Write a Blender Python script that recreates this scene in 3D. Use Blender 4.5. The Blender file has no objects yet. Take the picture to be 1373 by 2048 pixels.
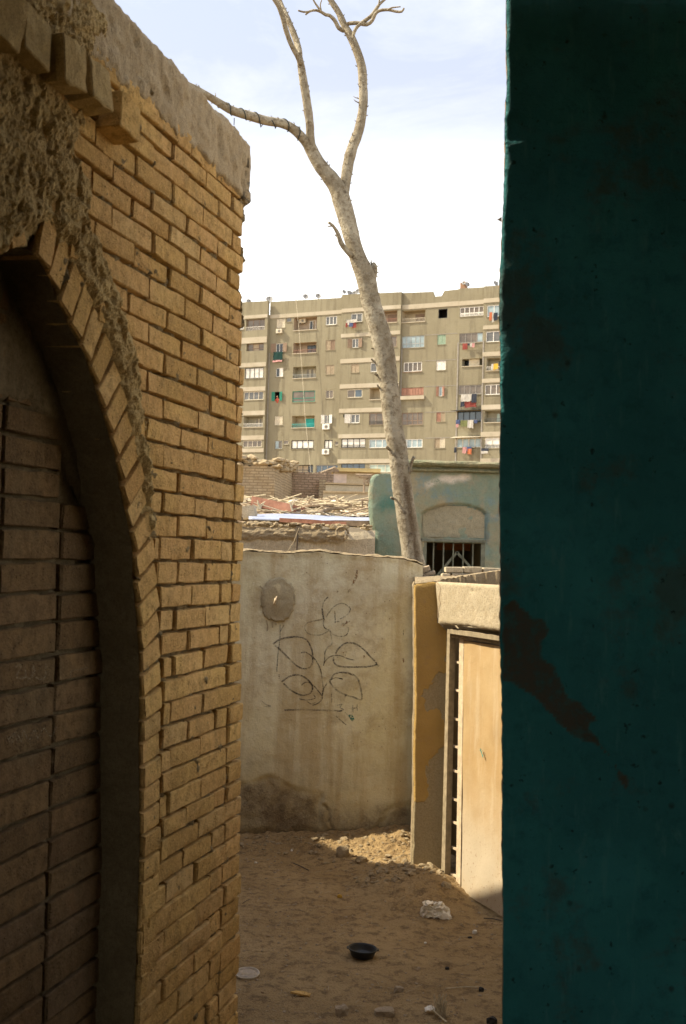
import bpy, bmesh, math, random
from mathutils import Vector, Matrix, noise
random.seed(7)
sc = bpy.context.scene
COL = sc.collection
R = math.radians

# ------------------------------------------------------------------ camera
W_PX, H_PX, F_PX = 1373.0, 2048.0, 2276.0
CAM = Vector((0, 0, 1.75))
PITCH, ROLL = math.atan(90 / 2276), R(1.5)
FWD = Vector((0, math.cos(PITCH), math.sin(PITCH)))
R0 = Vector((1, 0, 0)); U0 = Vector((0, -math.sin(PITCH), math.cos(PITCH)))
RGT = (R0 * math.cos(ROLL) + U0 * math.sin(ROLL)).normalized()
UPV = (-R0 * math.sin(ROLL) + U0 * math.cos(ROLL)).normalized()
cd = bpy.data.cameras.new('camera'); cam = bpy.data.objects.new('camera', cd); COL.objects.link(cam)
cam.matrix_world = Matrix(((RGT.x, UPV.x, -FWD.x, CAM.x), (RGT.y, UPV.y, -FWD.y, CAM.y), (RGT.z, UPV.z, -FWD.z, CAM.z), (0, 0, 0, 1)))
cd.sensor_fit = 'VERTICAL'; cd.sensor_height = 36; cd.sensor_width = 24
cd.lens = F_PX / H_PX * 36; cd.clip_start = 0.05; cd.clip_end = 2000
cd.dof.use_dof = True; cd.dof.focus_distance = 8.5; cd.dof.aperture_fstop = 8.0
sc.camera = cam

# ------------------------------------------------------------------ light
SUN_EL, SUN_TO = R(46), Vector((-0.992, 0.095, 0)).normalized()
SUNV = (SUN_TO * math.cos(SUN_EL) + Vector((0, 0, math.sin(SUN_EL)))).normalized()
world = bpy.data.worlds.new('World'); sc.world = world; world.use_nodes = True
wn, wl = world.node_tree.nodes, world.node_tree.links
bg = wn['Background']
sky = wn.new('ShaderNodeTexSky'); sky.sky_type = 'NISHITA'; sky.sun_disc = False
sky.sun_elevation = SUN_EL; sky.sun_rotation = math.atan2(SUN_TO.x, SUN_TO.y)
sky.air_density = 1.0; sky.dust_density = 2.0; sky.ozone_density = 1.0
bg.inputs['Strength'].default_value = 0.08
tc = wn.new('ShaderNodeTexCoord')
sep = wn.new('ShaderNodeSeparateXYZ'); wl.new(tc.outputs['Generated'], sep.inputs[0])
# pale dust haze thick near the horizon, thin high cloud above it
hz = wn.new('ShaderNodeMapRange'); hz.inputs[1].default_value = 0.14; hz.inputs[2].default_value = 0.50
hz.inputs[3].default_value = 0.97; hz.inputs[4].default_value = 0.68; hz.interpolation_type = 'SMOOTHSTEP'
wl.new(sep.outputs['Z'], hz.inputs[0])
cmap = wn.new('ShaderNodeMapping'); cmap.inputs['Scale'].default_value = (1, 1, 2.6); cmap.inputs['Location'].default_value = (0.3, 1.7, 0.2)
wl.new(tc.outputs['Generated'], cmap.inputs[0])
cn = wn.new('ShaderNodeTexNoise'); cn.inputs['Scale'].default_value = 4.5; cn.inputs['Detail'].default_value = 9; cn.inputs['Roughness'].default_value = 0.62
cn.inputs['Distortion'].default_value = 0.4
wl.new(cmap.outputs[0], cn.inputs['Vector'])
cr = wn.new('ShaderNodeMapRange'); cr.inputs[1].default_value = 0.45; cr.inputs[2].default_value = 0.78; cr.inputs[3].default_value = 0; cr.inputs[4].default_value = 0.5
wl.new(cn.outputs['Fac'], cr.inputs[0])
cl = wn.new('ShaderNodeMix'); cl.data_type = 'RGBA'; cl.inputs['B'].default_value = (3.9, 3.85, 3.75, 1); wl.new(cr.outputs[0], cl.inputs['Factor'])
mix = wn.new('ShaderNodeMix'); mix.data_type = 'RGBA'
wl.new(hz.outputs[0], mix.inputs['Factor']); wl.new(sky.outputs[0], mix.inputs['A'])
hc = wn.new('ShaderNodeMix'); hc.data_type = 'RGBA'; hk = wn.new('ShaderNodeMapRange'); hk.inputs[1].default_value = 0.10; hk.inputs[2].default_value = 0.40; hk.interpolation_type = 'SMOOTHSTEP'
wl.new(sep.outputs['Z'], hk.inputs[0]); wl.new(hk.outputs[0], hc.inputs['Factor']); hc.inputs['A'].default_value = (9.0, 8.8, 8.0, 1); hc.inputs['B'].default_value = (2.15, 2.15, 2.35, 1)
wl.new(hc.outputs['Result'], mix.inputs['B'])
wl.new(mix.outputs['Result'], cl.inputs['A']); wl.new(cl.outputs['Result'], bg.inputs['Color'])

sd = bpy.data.lights.new('sun', 'SUN'); sd.energy = 2.0; sd.angle = R(0.55); sd.color = (1.0, 0.88, 0.66)
so = bpy.data.objects.new('sun', sd); COL.objects.link(so)
so.rotation_euler = SUNV.to_track_quat('Z', 'Y').to_euler()
vs = sc.view_settings
vs.view_transform = 'Standard'; vs.look = 'None'; vs.gamma = 1; vs.use_curve_mapping = False; vs.exposure = 2.25

# ------------------------------------------------------------------ helpers
def ray(px, py):
    return (FWD + RGT * ((px - W_PX / 2) / F_PX) + UPV * ((H_PX / 2 - py) / F_PX))
def hit(px, py, p, n):
    d = ray(px, py); t = (p - CAM).dot(n) / d.dot(n)
    return CAM + d * t
def at_y(px, py, y):
    return hit(px, py, Vector((0, y, 0)), Vector((0, 1, 0)))
def on_ground(px, py, z=0.0):
    return hit(px, py, Vector((0, 0, z)), Vector((0, 0, 1)))
def lerp(a, b, t): return a + (b - a) * t
def sstep(a, b, x):
    t = min(1, max(0, (x - a) / (b - a))) if a != b else float(x > a)
    return t * t * (3 - 2 * t)
def interp(pts, x):
    if x <= pts[0][0]: return pts[0][1]
    for (a, b), (c, d) in zip(pts, pts[1:]):
        if x <= c: return b + (d - b) * (x - a) / (c - a)
    return pts[-1][1]
def fbm(x, y, z=0.0, o=4): return noise.fractal(Vector((x, y, z)), 0.9, 2.0, o)
def inside(poly, x, y):
    c = False; j = len(poly) - 1
    for i in range(len(poly)):
        xi, yi = poly[i]; xj, yj = poly[j]
        if (yi > y) != (yj > y) and x < (xj - xi) * (y - yi) / (yj - yi) + xi: c = not c
        j = i
    return c
def pdist(poly, x, y, closed=True):
    best = 1e9; n = len(poly)
    for i in range(n if closed else n - 1):
        ax, ay = poly[i]; bx, by = poly[(i + 1) % n]
        dx, dy = bx - ax, by - ay; L = dx * dx + dy * dy
        t = 0 if L == 0 else max(0, min(1, ((x - ax) * dx + (y - ay) * dy) / L))
        d = math.hypot(x - ax - t * dx, y - ay - t * dy)
        if d < best: best = d
    return best
def sdist(poly, x, y):
    d = pdist(poly, x, y)
    return d if inside(poly, x, y) else -d

def link(name, me, m=None, parent=None, mw=None):
    o = bpy.data.objects.new(name, me); COL.objects.link(o)
    if m is not None and me is not None and len(me.materials) == 0: me.materials.append(m)
    if parent is not None: o.parent = parent
    if mw is not None: o.matrix_local = mw
    return o
def mesh(name, v, f, smooth=False, attrs=None):
    me = bpy.data.meshes.new(name); me.from_pydata([tuple(p) for p in v], [], f); me.update()
    if smooth: me.polygons.foreach_set('use_smooth', [True] * len(me.polygons))
    for k, vals in (attrs or {}).items():
        a = me.attributes.new(k, 'FLOAT', 'POINT'); a.data.foreach_set('value', vals)
    return me
def tag(o, label=None, cat=None, group=None, kind=None):
    if label: o['label'] = label
    if cat: o['category'] = cat
    if group: o['group'] = group
    if kind: o['kind'] = kind
    return o
def empty(name, mw, label, cat, group=None):
    o = bpy.data.objects.new(name, None); COL.objects.link(o); o.matrix_world = mw; o.empty_display_size = 0.2
    return tag(o, label, cat, group)
def frame(origin, ex, ez=Vector((0, 0, 1))):
    """x along the surface, y up, z outward normal"""
    ex = ex.normalized(); n = ex.cross(ez).normalized()
    return Matrix(((ex.x, ez.x, n.x, origin.x), (ex.y, ez.y, n.y, origin.y), (ex.z, ez.z, n.z, origin.z), (0, 0, 0, 1)))
class MB:
    def __init__(s): s.v = []; s.f = []
    def add(s, v, f):
        b = len(s.v); s.v += [Vector(p) for p in v]; s.f += [[i + b for i in q] for q in f]; return s
    def box(s, x0, x1, y0, y1, z0, z1, j=0.0, M=None, taper=0):
        v = []
        for z in (z0, z1):
            for (x, y) in ((x0, y0), (x1, y0), (x1, y1), (x0, y1)):
                p = Vector((x, y, z))
                if j: p += Vector((random.uniform(-j, j), random.uniform(-j, j), random.uniform(-j, j)))
                v.append(M @ p if M else p)
        return s.add(v, [(3, 2, 1, 0), (4, 5, 6, 7), (0, 1, 5, 4), (1, 2, 6, 5), (2, 3, 7, 6), (3, 0, 4, 7)])
    def prism(s, poly, z0, z1, M=None):
        n = len(poly); v = [Vector((x, y, z0)) for x, y in poly] + [Vector((x, y, z1)) for x, y in poly]
        if M: v = [M @ p for p in v]
        return s.add(v, [list(range(n))[::-1], list(range(n, 2 * n))] + [(i, (i + 1) % n, n + (i + 1) % n, n + i) for i in range(n)])
    def tube(s, pts, rad, n=8, cap=True, wob=0.0, seed=0):
        pts = [Vector(p) for p in pts]; rings = []; up = Vector((0.13, 0.97, 0.2)); b = len(s.v)
        for i, p in enumerate(pts):
            t = (pts[min(i + 1, len(pts) - 1)] - pts[max(i - 1, 0)]).normalized()
            a = t.cross(up); a = a.normalized() if a.length > 1e-4 else t.orthogonal().normalized(); c = t.cross(a).normalized()
            r = rad[i] if hasattr(rad, '__len__') else rad
            for k in range(n):
                an = 2 * math.pi * k / n; rr = r
                if wob: rr *= 1 + wob * noise.noise(Vector((math.cos(an) * 1.3 + seed, math.sin(an) * 1.3, (p.z + p.x * .4) * 5)))
                s.v.append(p + a * math.cos(an) * rr + c * math.sin(an) * rr)
        for i in range(len(pts) - 1):
            for k in range(n):
                s.f.append([b + i * n + k, b + i * n + (k + 1) % n, b + (i + 1) * n + (k + 1) % n, b + (i + 1) * n + k])
        if cap:
            s.f.append([b + k for k in range(n)][::-1]); e = b + (len(pts) - 1) * n; s.f.append([e + k for k in range(n)])
        return s
    def mesh(s, name, smooth=False): return mesh(name, s.v, s.f, smooth)
    def build(s, name, m, parent=None, smooth=False, bevel=0, mw=None):
        me = s.mesh(name, smooth)
        if bevel:
            bm = bmesh.new(); bm.from_mesh(me)
            bmesh.ops.bevel(bm, geom=list(bm.edges), offset=bevel, segments=2, affect='EDGES', profile=0.6)
            bm.to_mesh(me); bm.free()
        return link(name, me, m, parent, mw)
def sheet(xs, ys, fn):
    """relief sheet in a wall's own frame: fn(x,y)->(w, keep, {attr}); returns v,f,attrs"""
    v = []; f = []; at = {}; keep = []
    nx = len(xs)
    for y in ys:
        for x in xs:
            r = fn(x, y); p = r[0]
            v.append(p if hasattr(p, '__len__') else (x, y, p)); keep.append(r[1])
            for k, q in (r[2] if len(r) > 2 else {}).items(): at.setdefault(k, []).append(q)
    for j in range(len(ys) - 1):
        for i in range(nx - 1):
            a = j * nx + i; q = (a, a + 1, a + nx + 1, a + nx)
            if all(keep[k] for k in q): f.append(q)
    return v, f, at
def rng(a, b, s):
    n = max(1, round((b - a) / s)); return [a + (b - a) * i / n for i in range(n + 1)]
def clean(me):
    bm = bmesh.new(); bm.from_mesh(me)
    bmesh.ops.delete(bm, geom=[q for q in bm.verts if not q.link_faces], context='VERTS'); bm.to_mesh(me); bm.free(); return me

# ------------------------------------------------------------------ materials
class NT:
    def __init__(s, name):
        s.m = bpy.data.materials.new(name); s.m.use_nodes = True; s.n = s.m.node_tree.nodes; s.l = s.m.node_tree.links
        s.b = s.n['Principled BSDF']; s.b.inputs['Specular IOR Level'].default_value = 0.15
        g = s.n.new('ShaderNodeNewGeometry'); s.pos = g.outputs['Position']
    def lk(s, a, b): s.l.new(a, b)
    def map(s, scale, loc=(0, 0, 0), rot=(0, 0, 0)):
        q = s.n.new('ShaderNodeMapping'); q.inputs['Scale'].default_value = scale; q.inputs['Location'].default_value = loc; q.inputs['Rotation'].default_value = rot
        s.lk(s.pos, q.inputs[0]); return q.outputs[0]
    def noise(s, scale, detail=6, rough=0.6, vec=None, dist=0.0):
        q = s.n.new('ShaderNodeTexNoise'); q.inputs['Scale'].default_value = scale; q.inputs['Detail'].default_value = detail
        q.inputs['Roughness'].default_value = rough; q.inputs['Distortion'].default_value = dist
        s.lk(vec or s.pos, q.inputs['Vector']); return q.outputs['Fac']
    def voro(s, scale, vec=None, feat='F1'):
        q = s.n.new('ShaderNodeTexVoronoi'); q.feature = feat; q.inputs['Scale'].default_value = scale; s.lk(vec or s.pos, q.inputs['Vector']); return q.outputs['Distance']
    def rng(s, v, a, b, c=0.0, d=1.0):
        q = s.n.new('ShaderNodeMapRange'); q.interpolation_type = 'SMOOTHSTEP'
        for i, x in enumerate((a, b, c, d)): q.inputs[i + 1].default_value = x
        s.lk(v, q.inputs[0]); return q.outputs[0]
    def mul(s, a, b, op='MULTIPLY'):
        q = s.n.new('ShaderNodeMath'); q.operation = op; q.use_clamp = False
        for i, x in enumerate((a, b)):
            if isinstance(x, (int, float)): q.inputs[i].default_value = x
            else: s.lk(x, q.inputs[i])
        return q.outputs[0]
    def mix(s, f, a, b, mode='MIX'):
        q = s.n.new('ShaderNodeMix'); q.data_type = 'RGBA'; q.blend_type = mode
        for key, x in (('Factor', f), ('A', a), ('B', b)):
            if isinstance(x, (int, float)): q.inputs[key].default_value = x
            elif isinstance(x, tuple): q.inputs[key].default_value = (*x, 1)
            else: s.lk(x, q.inputs[key])
        return q.outputs['Result']
    def attr(s, name):
        q = s.n.new('ShaderNodeAttribute'); q.attribute_name = name; return q.outputs['Fac']
    def rnd(s):
        q = s.n.new('ShaderNodeObjectInfo'); return q.outputs['Random']
    def bump(s, layers, strength=1.0):
        prev = None
        for h, d in layers:
            q = s.n.new('ShaderNodeBump'); q.inputs['Distance'].default_value = d; q.inputs['Strength'].default_value = strength
            s.lk(h, q.inputs['Height'])
            if prev: s.lk(prev, q.inputs['Normal'])
            prev = q.outputs[0]
        s.lk(prev, s.b.inputs['Normal'])
    def done(s, col, rough=0.9, alpha=None):
        if isinstance(col, tuple): s.b.inputs['Base Color'].default_value = (*col, 1)
        else: s.lk(col, s.b.inputs['Base Color'])
        s.b.inputs['Roughness'].default_value = rough
        if alpha is not None: s.lk(alpha, s.b.inputs['Alpha'])
        return s.m
def simple(name, c, rough=0.8, var=0.25, scale=20, bump=0.002, metal=0, spec=0.2):
    t = NT(name); n1 = t.noise(scale, 5, .6); n2 = t.noise(scale * 6, 3, .6)
    d = tuple(x * (1 - var) for x in c); u = tuple(min(1, x * (1 + var)) for x in c)
    k = t.mix(t.rng(n1, .3, .7), d, u); k = t.mix(t.mul(t.rnd(), .35), k, tuple(x * .8 for x in c))
    if bump: t.bump([(n2, bump)])
    t.b.inputs['Metallic'].default_value = metal; t.b.inputs['Specular IOR Level'].default_value = spec
    return t.done(k, rough)
MAT = {}
def brick_mat(name, c1, c2, c3):
    t = NT(name); big = t.noise(3.0, 4, .6); med = t.noise(28, 6, .65); fine = t.noise(160, 5, .7); streak = t.noise(1, 5, .6, t.map((60, 60, 9)))
    rr = t.rnd(); k = t.mix(rr, tuple(x * .80 for x in c1), tuple(x * 1.06 for x in c2)); k = t.mix(t.rng(t.mul(t.mul(rr, 7.31), 1.0, 'MODULO'), .72, 1.0, 0, .55), k, (c1[0] * .8, c1[1] * .68, c1[2] * .75)); k = t.mix(t.rng(t.mul(t.mul(rr, 13.7), 1.0, 'MODULO'), .75, 1.0, 0, .5), k, (c2[0] * .95, c2[1] * 1.05, c2[2] * 1.5)); k = t.mix(t.rng(big, .42, .62, 0, .7), k, c3)
    k = t.mix(t.rng(med, .42, .64, 0, .65), k, tuple(x * .60 for x in c1)); k = t.mix(t.rng(t.noise(9, 6, .7), .54, .68, 0, .5), k, (c1[0] * .45, c1[1] * .5, c1[2] * .6))
    k = t.mix(t.rng(fine, .45, .72, 0, .55), k, tuple(min(1, x * 1.35) for x in c2))
    k = t.mix(t.rng(streak, .58, .75, 0, .35), k, tuple(x * 1.25 for x in c3))
    pits = t.voro(75); pm = t.rng(pits, .05, .24, 1, 0); pm = t.mul(pm, t.rng(med, .46, .54)); k = t.mix(t.mul(pm, .75), k, tuple(x * .45 for x in c1))
    t.bump([(med, .011), (fine, .005), (t.mul(pm, -1), .006)])
    return t.done(k, .93)
MAT['brick'] = brick_mat('brick', (.58, .355, .115), (.66, .43, .15), (.61, .37, .15))
MAT['brick_shaded'] = brick_mat('niche_brick', (.20, .125, .055), (.25, .155, .068), (.17, .12, .06))  # niche bricks darkened to paint the shade inside the recess
def mud(name, c1, c2, c3, f=1.0, bump=1.0):
    t = NT(name); a = t.noise(9 * f, 7, .68, dist=.4); b = t.noise(60 * f, 6, .7); c = t.noise(260 * f, 4, .6)
    st = t.noise(1, 6, .7, t.map((240 * f, 240 * f, 45 * f), rot=(0.2, .35, .1)))
    k = t.mix(t.rng(a, .35, .65), c1, c2); k = t.mix(t.rng(b, .42, .7, 0, .6), k, c3); k = t.mix(t.rng(st, .55, .7, 0, .5), k, tuple(min(1, x * 1.4) for x in c2))
    k = t.mix(t.rng(c, .35, .5, .5, 0), k, tuple(x * .45 for x in c1))
    t.bump([(a, .010 * bump), (b, .008 * bump), (st, .006 * bump), (c, .002 * bump)])
    return t.done(k, .96)
MAT['mortar'] = mud('mortar', (.30, .22, .11), (.37, .28, .14), (.20, .145, .075))
MAT['mud'] = mud('mud_straw_plaster', (.45, .32, .135), (.56, .41, .18), (.35, .25, .11), 1.0, .6)
MAT['shaded_mud'] = mud('shaded_mud', (.17, .13, .07), (.22, .17, .095), (.11, .085, .045), 1.0, .5)  # niche mortar, plaster and reveal, with the recess's shade put into the colour
MAT['coping'] = mud('coping_plaster', (.44, .34, .20), (.52, .41, .25), (.34, .25, .145), .9, .7)
MAT['core'] = mud('masonry', (.34, .24, .15), (.40, .29, .18), (.25, .18, .11), .6)
# courtyard earth
t = NT('dirt'); a = t.noise(2.6, 7, .66); b = t.noise(17, 9, .76); c = t.noise(150, 6, .7); v = t.voro(95)
k = t.mix(t.rng(a, .35, .65), (.35, .24, .115), (.44, .31, .155)); k = t.mix(t.rng(b, .46, .64, 0, .85), k, (.16, .105, .055))
k = t.mix(t.rng(c, .5, .72, 0, .55), k, (.45, .33, .19)); k = t.mix(t.rng(v, .04, .16, .5, 0), k, (.12, .085, .055))
t.bump([(b, .03), (c, .008), (v, .004)]); MAT['dirt'] = t.done(k, .97)
MAT['rubble'] = mud('rubble_plaster', (.34, .265, .16), (.40, .32, .205), (.26, .19, .115), 1.2)
# big plaster wall at the end of the yard (attributes: damp, stain)
t = NT('stained_plaster'); a = t.noise(1.6, 7, .62); b = t.noise(8, 8, .7); c = t.noise(90, 6, .7); dr = t.noise(1, 5, .6, t.map((9, 9, .9)))
sp = t.voro(34); damp = t.attr('damp'); st = t.attr('stain')
k = t.mix(t.rng(a, .32, .66), (.66, .61, .38), (.75, .71, .51))
k = t.mix(t.rng(b, .45, .68, 0, .55), k, (.42, .33, .18)); k = t.mix(t.rng(dr, .46, .68, 0, .6), k, (.45, .34, .17))
k = t.mix(t.mul(st, t.rng(b, .3, .65, .3, 1)), k, (.44, .31, .16))
k = t.mix(t.rng(c, .5, .75, 0, .3), k, (.66, .62, .54))
k = t.mix(t.mul(t.rng(sp, .05, .13, 1, 0), t.rng(b, .5, .56)), k, (.13, .09, .06))
dm = t.mul(damp, t.rng(b, .25, .7, 1.2, .7)); dm2 = t.rng(dm, .15, .95)
k = t.mix(dm2, k, t.mix(t.rng(c, .4, .65), (.155, .115, .07), (.23, .175, .105)))
t.bump([(b, .012), (c, .003), (t.mul(dm2, t.noise(40, 6, .7)), .015)]); MAT['plaster_wall'] = t.done(k, .92)
# ochre pillar (attribute: bare)
t = NT('ochre_paint'); a = t.noise(3, 6, .6); b = t.noise(20, 7, .7); c = t.noise(120, 5, .7); br = t.attr('bare')
k = t.mix(t.rng(a, .35, .65), (.41, .265, .085), (.46, .30, .10)); k = t.mix(t.rng(b, .5, .7, 0, .5), k, (.36, .24, .12))
bm_ = t.rng(t.mul(t.mul(br, t.mul(b, .5, 'SUBTRACT'), 'ADD'), 1.0), .42, .55)
k = t.mix(bm_, k, t.mix(t.rng(c, .35, .65), (.31, .245, .14), (.38, .31, .19)))
t.bump([(b, .008), (c, .003), (t.mul(bm_, -1), .004)]); MAT['ochre'] = t.done(k, .9)
MAT['lintel'] = mud('pale_lintel_plaster', (.38, .32, .215), (.43, .36, .25), (.32, .25, .145), .5, .5)
# teal wall in the foreground (attribute: bare)
t = NT('teal_paint'); a = t.noise(5, 6, .62); b = t.noise(22, 7, .7); c = t.noise(140, 5, .7); br = t.attr('bare'); hz_ = t.noise(1, 5, .6, t.map((40, 40, 6), rot=(0, .5, 0)))
k = t.mix(t.rng(a, .36, .64), (.050, .29, .30), (.062, .34, .355)); k = t.mix(t.rng(b, .48, .72, 0, .5), k, (.02, .13, .14)); bg_ = t.noise(1.7, 5, .6); k = t.mix(t.rng(bg_, .38, .62, 0, .45), k, (.03, .15, .17)); k = t.mix(t.rng(t.noise(3.1, 6, .7), .54, .66, 0, .6), k, (.10, .12, .10)); k = t.mix(t.rng(t.noise(38, 5, .6), .64, .72, 0, .8), k, (.012, .03, .03)); k = t.mix(t.rng(t.noise(1, 6, .7, t.map((14, 14, 5), rot=(0, .9, 0))), .58, .70, 0, .6), k, (.10, .34, .35))
k = t.mix(t.rng(hz_, .55, .75, 0, .35), k, (.14, .42, .42)); sp = t.voro(13); k = t.mix(t.mul(t.rng(sp, .04, .16, .7, 0), t.rng(a, .48, .56)), k, (.03, .04, .035))
k = t.mix(t.rng(t.mul(br, t.rng(b, .3, .6, .75, 1.1)), .25, .85), k, t.mix(t.rng(b, .35, .65), (.10, .095, .07), (.13, .12, .09)))
t.bump([(a, .02), (b, .010), (t.noise(1, 5, .6, t.map((9, 9, 40), rot=(0, .6, 0))), .006), (c, .002)]); MAT['teal'] = t.done(k, .62)
# far teal tomb
t = NT('faded_teal_plaster'); a = t.noise(1.1, 7, .66, dist=.5); b = t.noise(6, 8, .72); c = t.noise(70, 6, .7); g2 = t.noise(1.8, 6, .6, t.map((1, 1, 1), (2.3, 6, 4)))
k = t.mix(t.rng(a, .38, .62), (.33, .285, .18), (.25, .25, .17)); k = t.mix(t.rng(g2, .40, .56, 0, .65), k, (.16, .255, .205)); k = t.mix(t.rng(t.noise(3.2, 7, .7, dist=.6), .53, .64, 0, .7), k, (.17, .25, .26))
k = t.mix(t.rng(b, .48, .68, 0, .6), k, (.35, .29, .19)); k = t.mix(t.mul(t.attr('peel'), t.rng(b, .40, .50)), k, (.66, .58, .48))
k = t.mix(t.mul(t.attr('green'), t.rng(b, .3, .6, .2, 1)), k, (.07, .18, .15))
k = t.mix(t.rng(c, .45, .7, 0, .3), k, (.16, .14, .10))
t.bump([(b, .02), (c, .006)]); MAT['tomb'] = t.done(k, .92)
MAT['tomb_plain'] = mud('bare_cement', (.30, .265, .175), (.35, .31, .21), (.24, .21, .14), .5, .5)
MAT['cornice'] = mud('mossy_cornice', (.17, .18, .11), (.30, .27, .17), (.10, .12, .08), .7, .6)
MAT['pale_mud'] = mud('pale_mud_wall', (.46, .39, .27), (.53, .45, .32), (.38, .31, .21), .35, .6)
MAT['grey_mud'] = mud('grey_cement_wall', (.36, .32, .24), (.42, .37, .28), (.30, .26, .19), .35, .6)
# distant mud brick
def farbrick(name, c1, c2, cm):
    t = NT(name); q = t.n.new('ShaderNodeTexBrick'); q.inputs['Scale'].default_value = 1.0
    q.inputs['Brick Width'].default_value = .26; q.inputs['Row Height'].default_value = .085; q.inputs['Mortar Size'].default_value = .014
    q.inputs['Color1'].default_value = (*c1, 1); q.inputs['Color2'].default_value = (*c2, 1); q.inputs['Mortar'].default_value = (*cm, 1)
    cx = t.n.new('ShaderNodeSeparateXYZ'); t.lk(t.pos, cx.inputs[0]); cb = t.n.new('ShaderNodeCombineXYZ')
    t.lk(t.mul(cx.outputs[0], cx.outputs[1], 'ADD'), cb.inputs[0]); t.lk(cx.outputs[2], cb.inputs[1]); t.lk(cb.outputs[0], q.inputs['Vector'])
    n1 = t.noise(3, 6, .7); n2 = t.noise(14, 6, .7); k = t.mix(t.rng(n1, .35, .65, 0, .6), q.outputs['Color'], cm); k = t.mix(t.rng(n2, .5, .7, 0, .5), k, tuple(x * .5 for x in c1))
    t.bump([(q.outputs['Fac'], -.03), (n2, .04)]); return t.done(k, .95)
MAT['farbrick'] = farbrick('weathered_mud_brick', (.43, .35, .23), (.38, .30, .19), (.25, .19, .12))
MAT['farbrick_red'] = farbrick('weathered_red_brick', (.44, .32, .23), (.38, .27, .19), (.24, .18, .12))
# apartment facade
t = NT('facade_cement'); a = t.noise(.16, 6, .6); b = t.noise(1.2, 7, .7); c = t.noise(8, 6, .7); dr = t.noise(1, 6, .65, t.map((1.6, 1.6, .16)))
k = t.mix(t.rng(a, .38, .62), (.225, .20, .135), (.255, .23, .158)); k = t.mix(t.rng(dr, .46, .66, 0, .75), k, (.16, .14, .095)); k = t.mix(t.rng(b, .5, .7, 0, .4), k, (.20, .18, .125)); k = t.mix(t.rng(c, .5, .75, 0, .35), k, (.32, .295, .215))
t.bump([(c, .05)]); MAT['facade'] = t.done(k, .93)
t = NT('facade_band'); b = t.noise(2.0, 6, .7); c = t.noise(.5, 6, .65); k = t.mix(t.rng(b, .45, .65, 0, .6), (.40, .355, .27), (.31, .275, .20)); k = t.mix(t.rng(c, .5, .62, 0, .5), k, (.48, .44, .36)); MAT['band'] = t.done(k, .9)
MAT['recess'] = simple('balcony_paint', (.42, .35, .24), .9, .15, 1.5, 0)
MAT['recess_pink'] = simple('balcony_pink_paint', (.38, .30, .22), .9, .15, 1.5, 0)
MAT['recess_grey'] = simple('balcony_grey_paint', (.34, .31, .23), .9, .15, 1.5, 0)
for nm, c in dict(white=(.72, .70, .64), cream=(.58, .52, .40), brown=(.24, .17, .12), red=(.32, .17, .12), black=(.02, .022, .025), green=(.02, .20, .14), lgreen=(.28, .38, .28), turq=(.06, .45, .42),
                  tan=(.36, .29, .20), dgrey=(.09, .09, .085), mgrey=(.27, .25, .22), steel=(.32, .34, .33), bluegrey=(.2, .24, .25), pinkw=(.62, .52, .46)).items():
    MAT['p_' + nm] = simple('paint_' + nm, c, .7, .15, 3, 0)
for nm, c, r in (('dark', (.012, .015, .018), .15), ('blue', (.25, .32, .34), .2), ('milky', (.60, .58, .52), .35), ('grey', (.10, .10, .095), .2), ('brownish', (.12, .095, .07), .25), ('pgreen', (.36, .44, .37), .3), ('dblue', (.05, .075, .10), .12)):
    MAT['g_' + nm] = simple('glass_' + nm, c, r, .3, 1.2, 0, spec=.5)
MAT['bark'] = None
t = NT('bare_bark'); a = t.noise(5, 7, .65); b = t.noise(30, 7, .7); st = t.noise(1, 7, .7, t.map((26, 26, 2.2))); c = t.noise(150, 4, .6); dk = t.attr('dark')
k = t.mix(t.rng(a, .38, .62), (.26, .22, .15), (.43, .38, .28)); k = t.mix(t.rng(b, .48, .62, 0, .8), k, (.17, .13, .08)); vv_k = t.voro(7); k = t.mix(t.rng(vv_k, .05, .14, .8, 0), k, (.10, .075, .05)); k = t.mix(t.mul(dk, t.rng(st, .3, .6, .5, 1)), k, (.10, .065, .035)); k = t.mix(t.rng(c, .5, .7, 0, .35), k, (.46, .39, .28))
t.bump([(a, .03), (b, .02), (st, .010), (c, .003)]); MAT['bark'] = t.done(k, .9)
t = NT('charcoal'); n1 = t.noise(220, 4, .6); n2 = t.noise(14, 4, .6)
MAT['charcoal'] = t.done((.045, .045, .05), .9, t.mul(t.rng(n1, .38, .58), t.rng(n2, .33, .62, .28, .92)))
t = NT('chalk'); n1 = t.noise(300, 4, .6); MAT['chalk'] = t.done((.55, .45, .30), .9, t.mul(t.rng(n1, .42, .62), .6))
t = NT('rust_mark'); n1 = t.noise(120, 4, .6); MAT['rustmark'] = t.done((.25, .13, .05), .9, t.mul(t.rng(n1, .40, .6), .8))
t = NT('green_mark'); n1 = t.noise(120, 4, .6); MAT['greenmark'] = t.done((.03, .22, .18), .8, t.mul(t.rng(n1, .38, .58), .9))
MAT['cement'] = mud('rough_cement', (.40, .34, .215), (.48, .41, .27), (.30, .25, .15), 1.6, .45)
MAT['metal_frame'] = simple('painted_steel', (.30, .245, .16), .6, .25, 30, .001)
MAT['metal_pale'] = simple('pale_painted_steel', (.55, .44, .30), .6, .2, 30, .001)
t = NT('door_sheet'); a = t.noise(2.4, 6, .65); st = t.noise(1, 6, .65, t.map((14, 14, 1.6), rot=(.2, .1, 0))); b = t.noise(60, 6, .7); sx = t.n.new('ShaderNodeSeparateXYZ'); t.lk(t.pos, sx.inputs[0])
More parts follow.
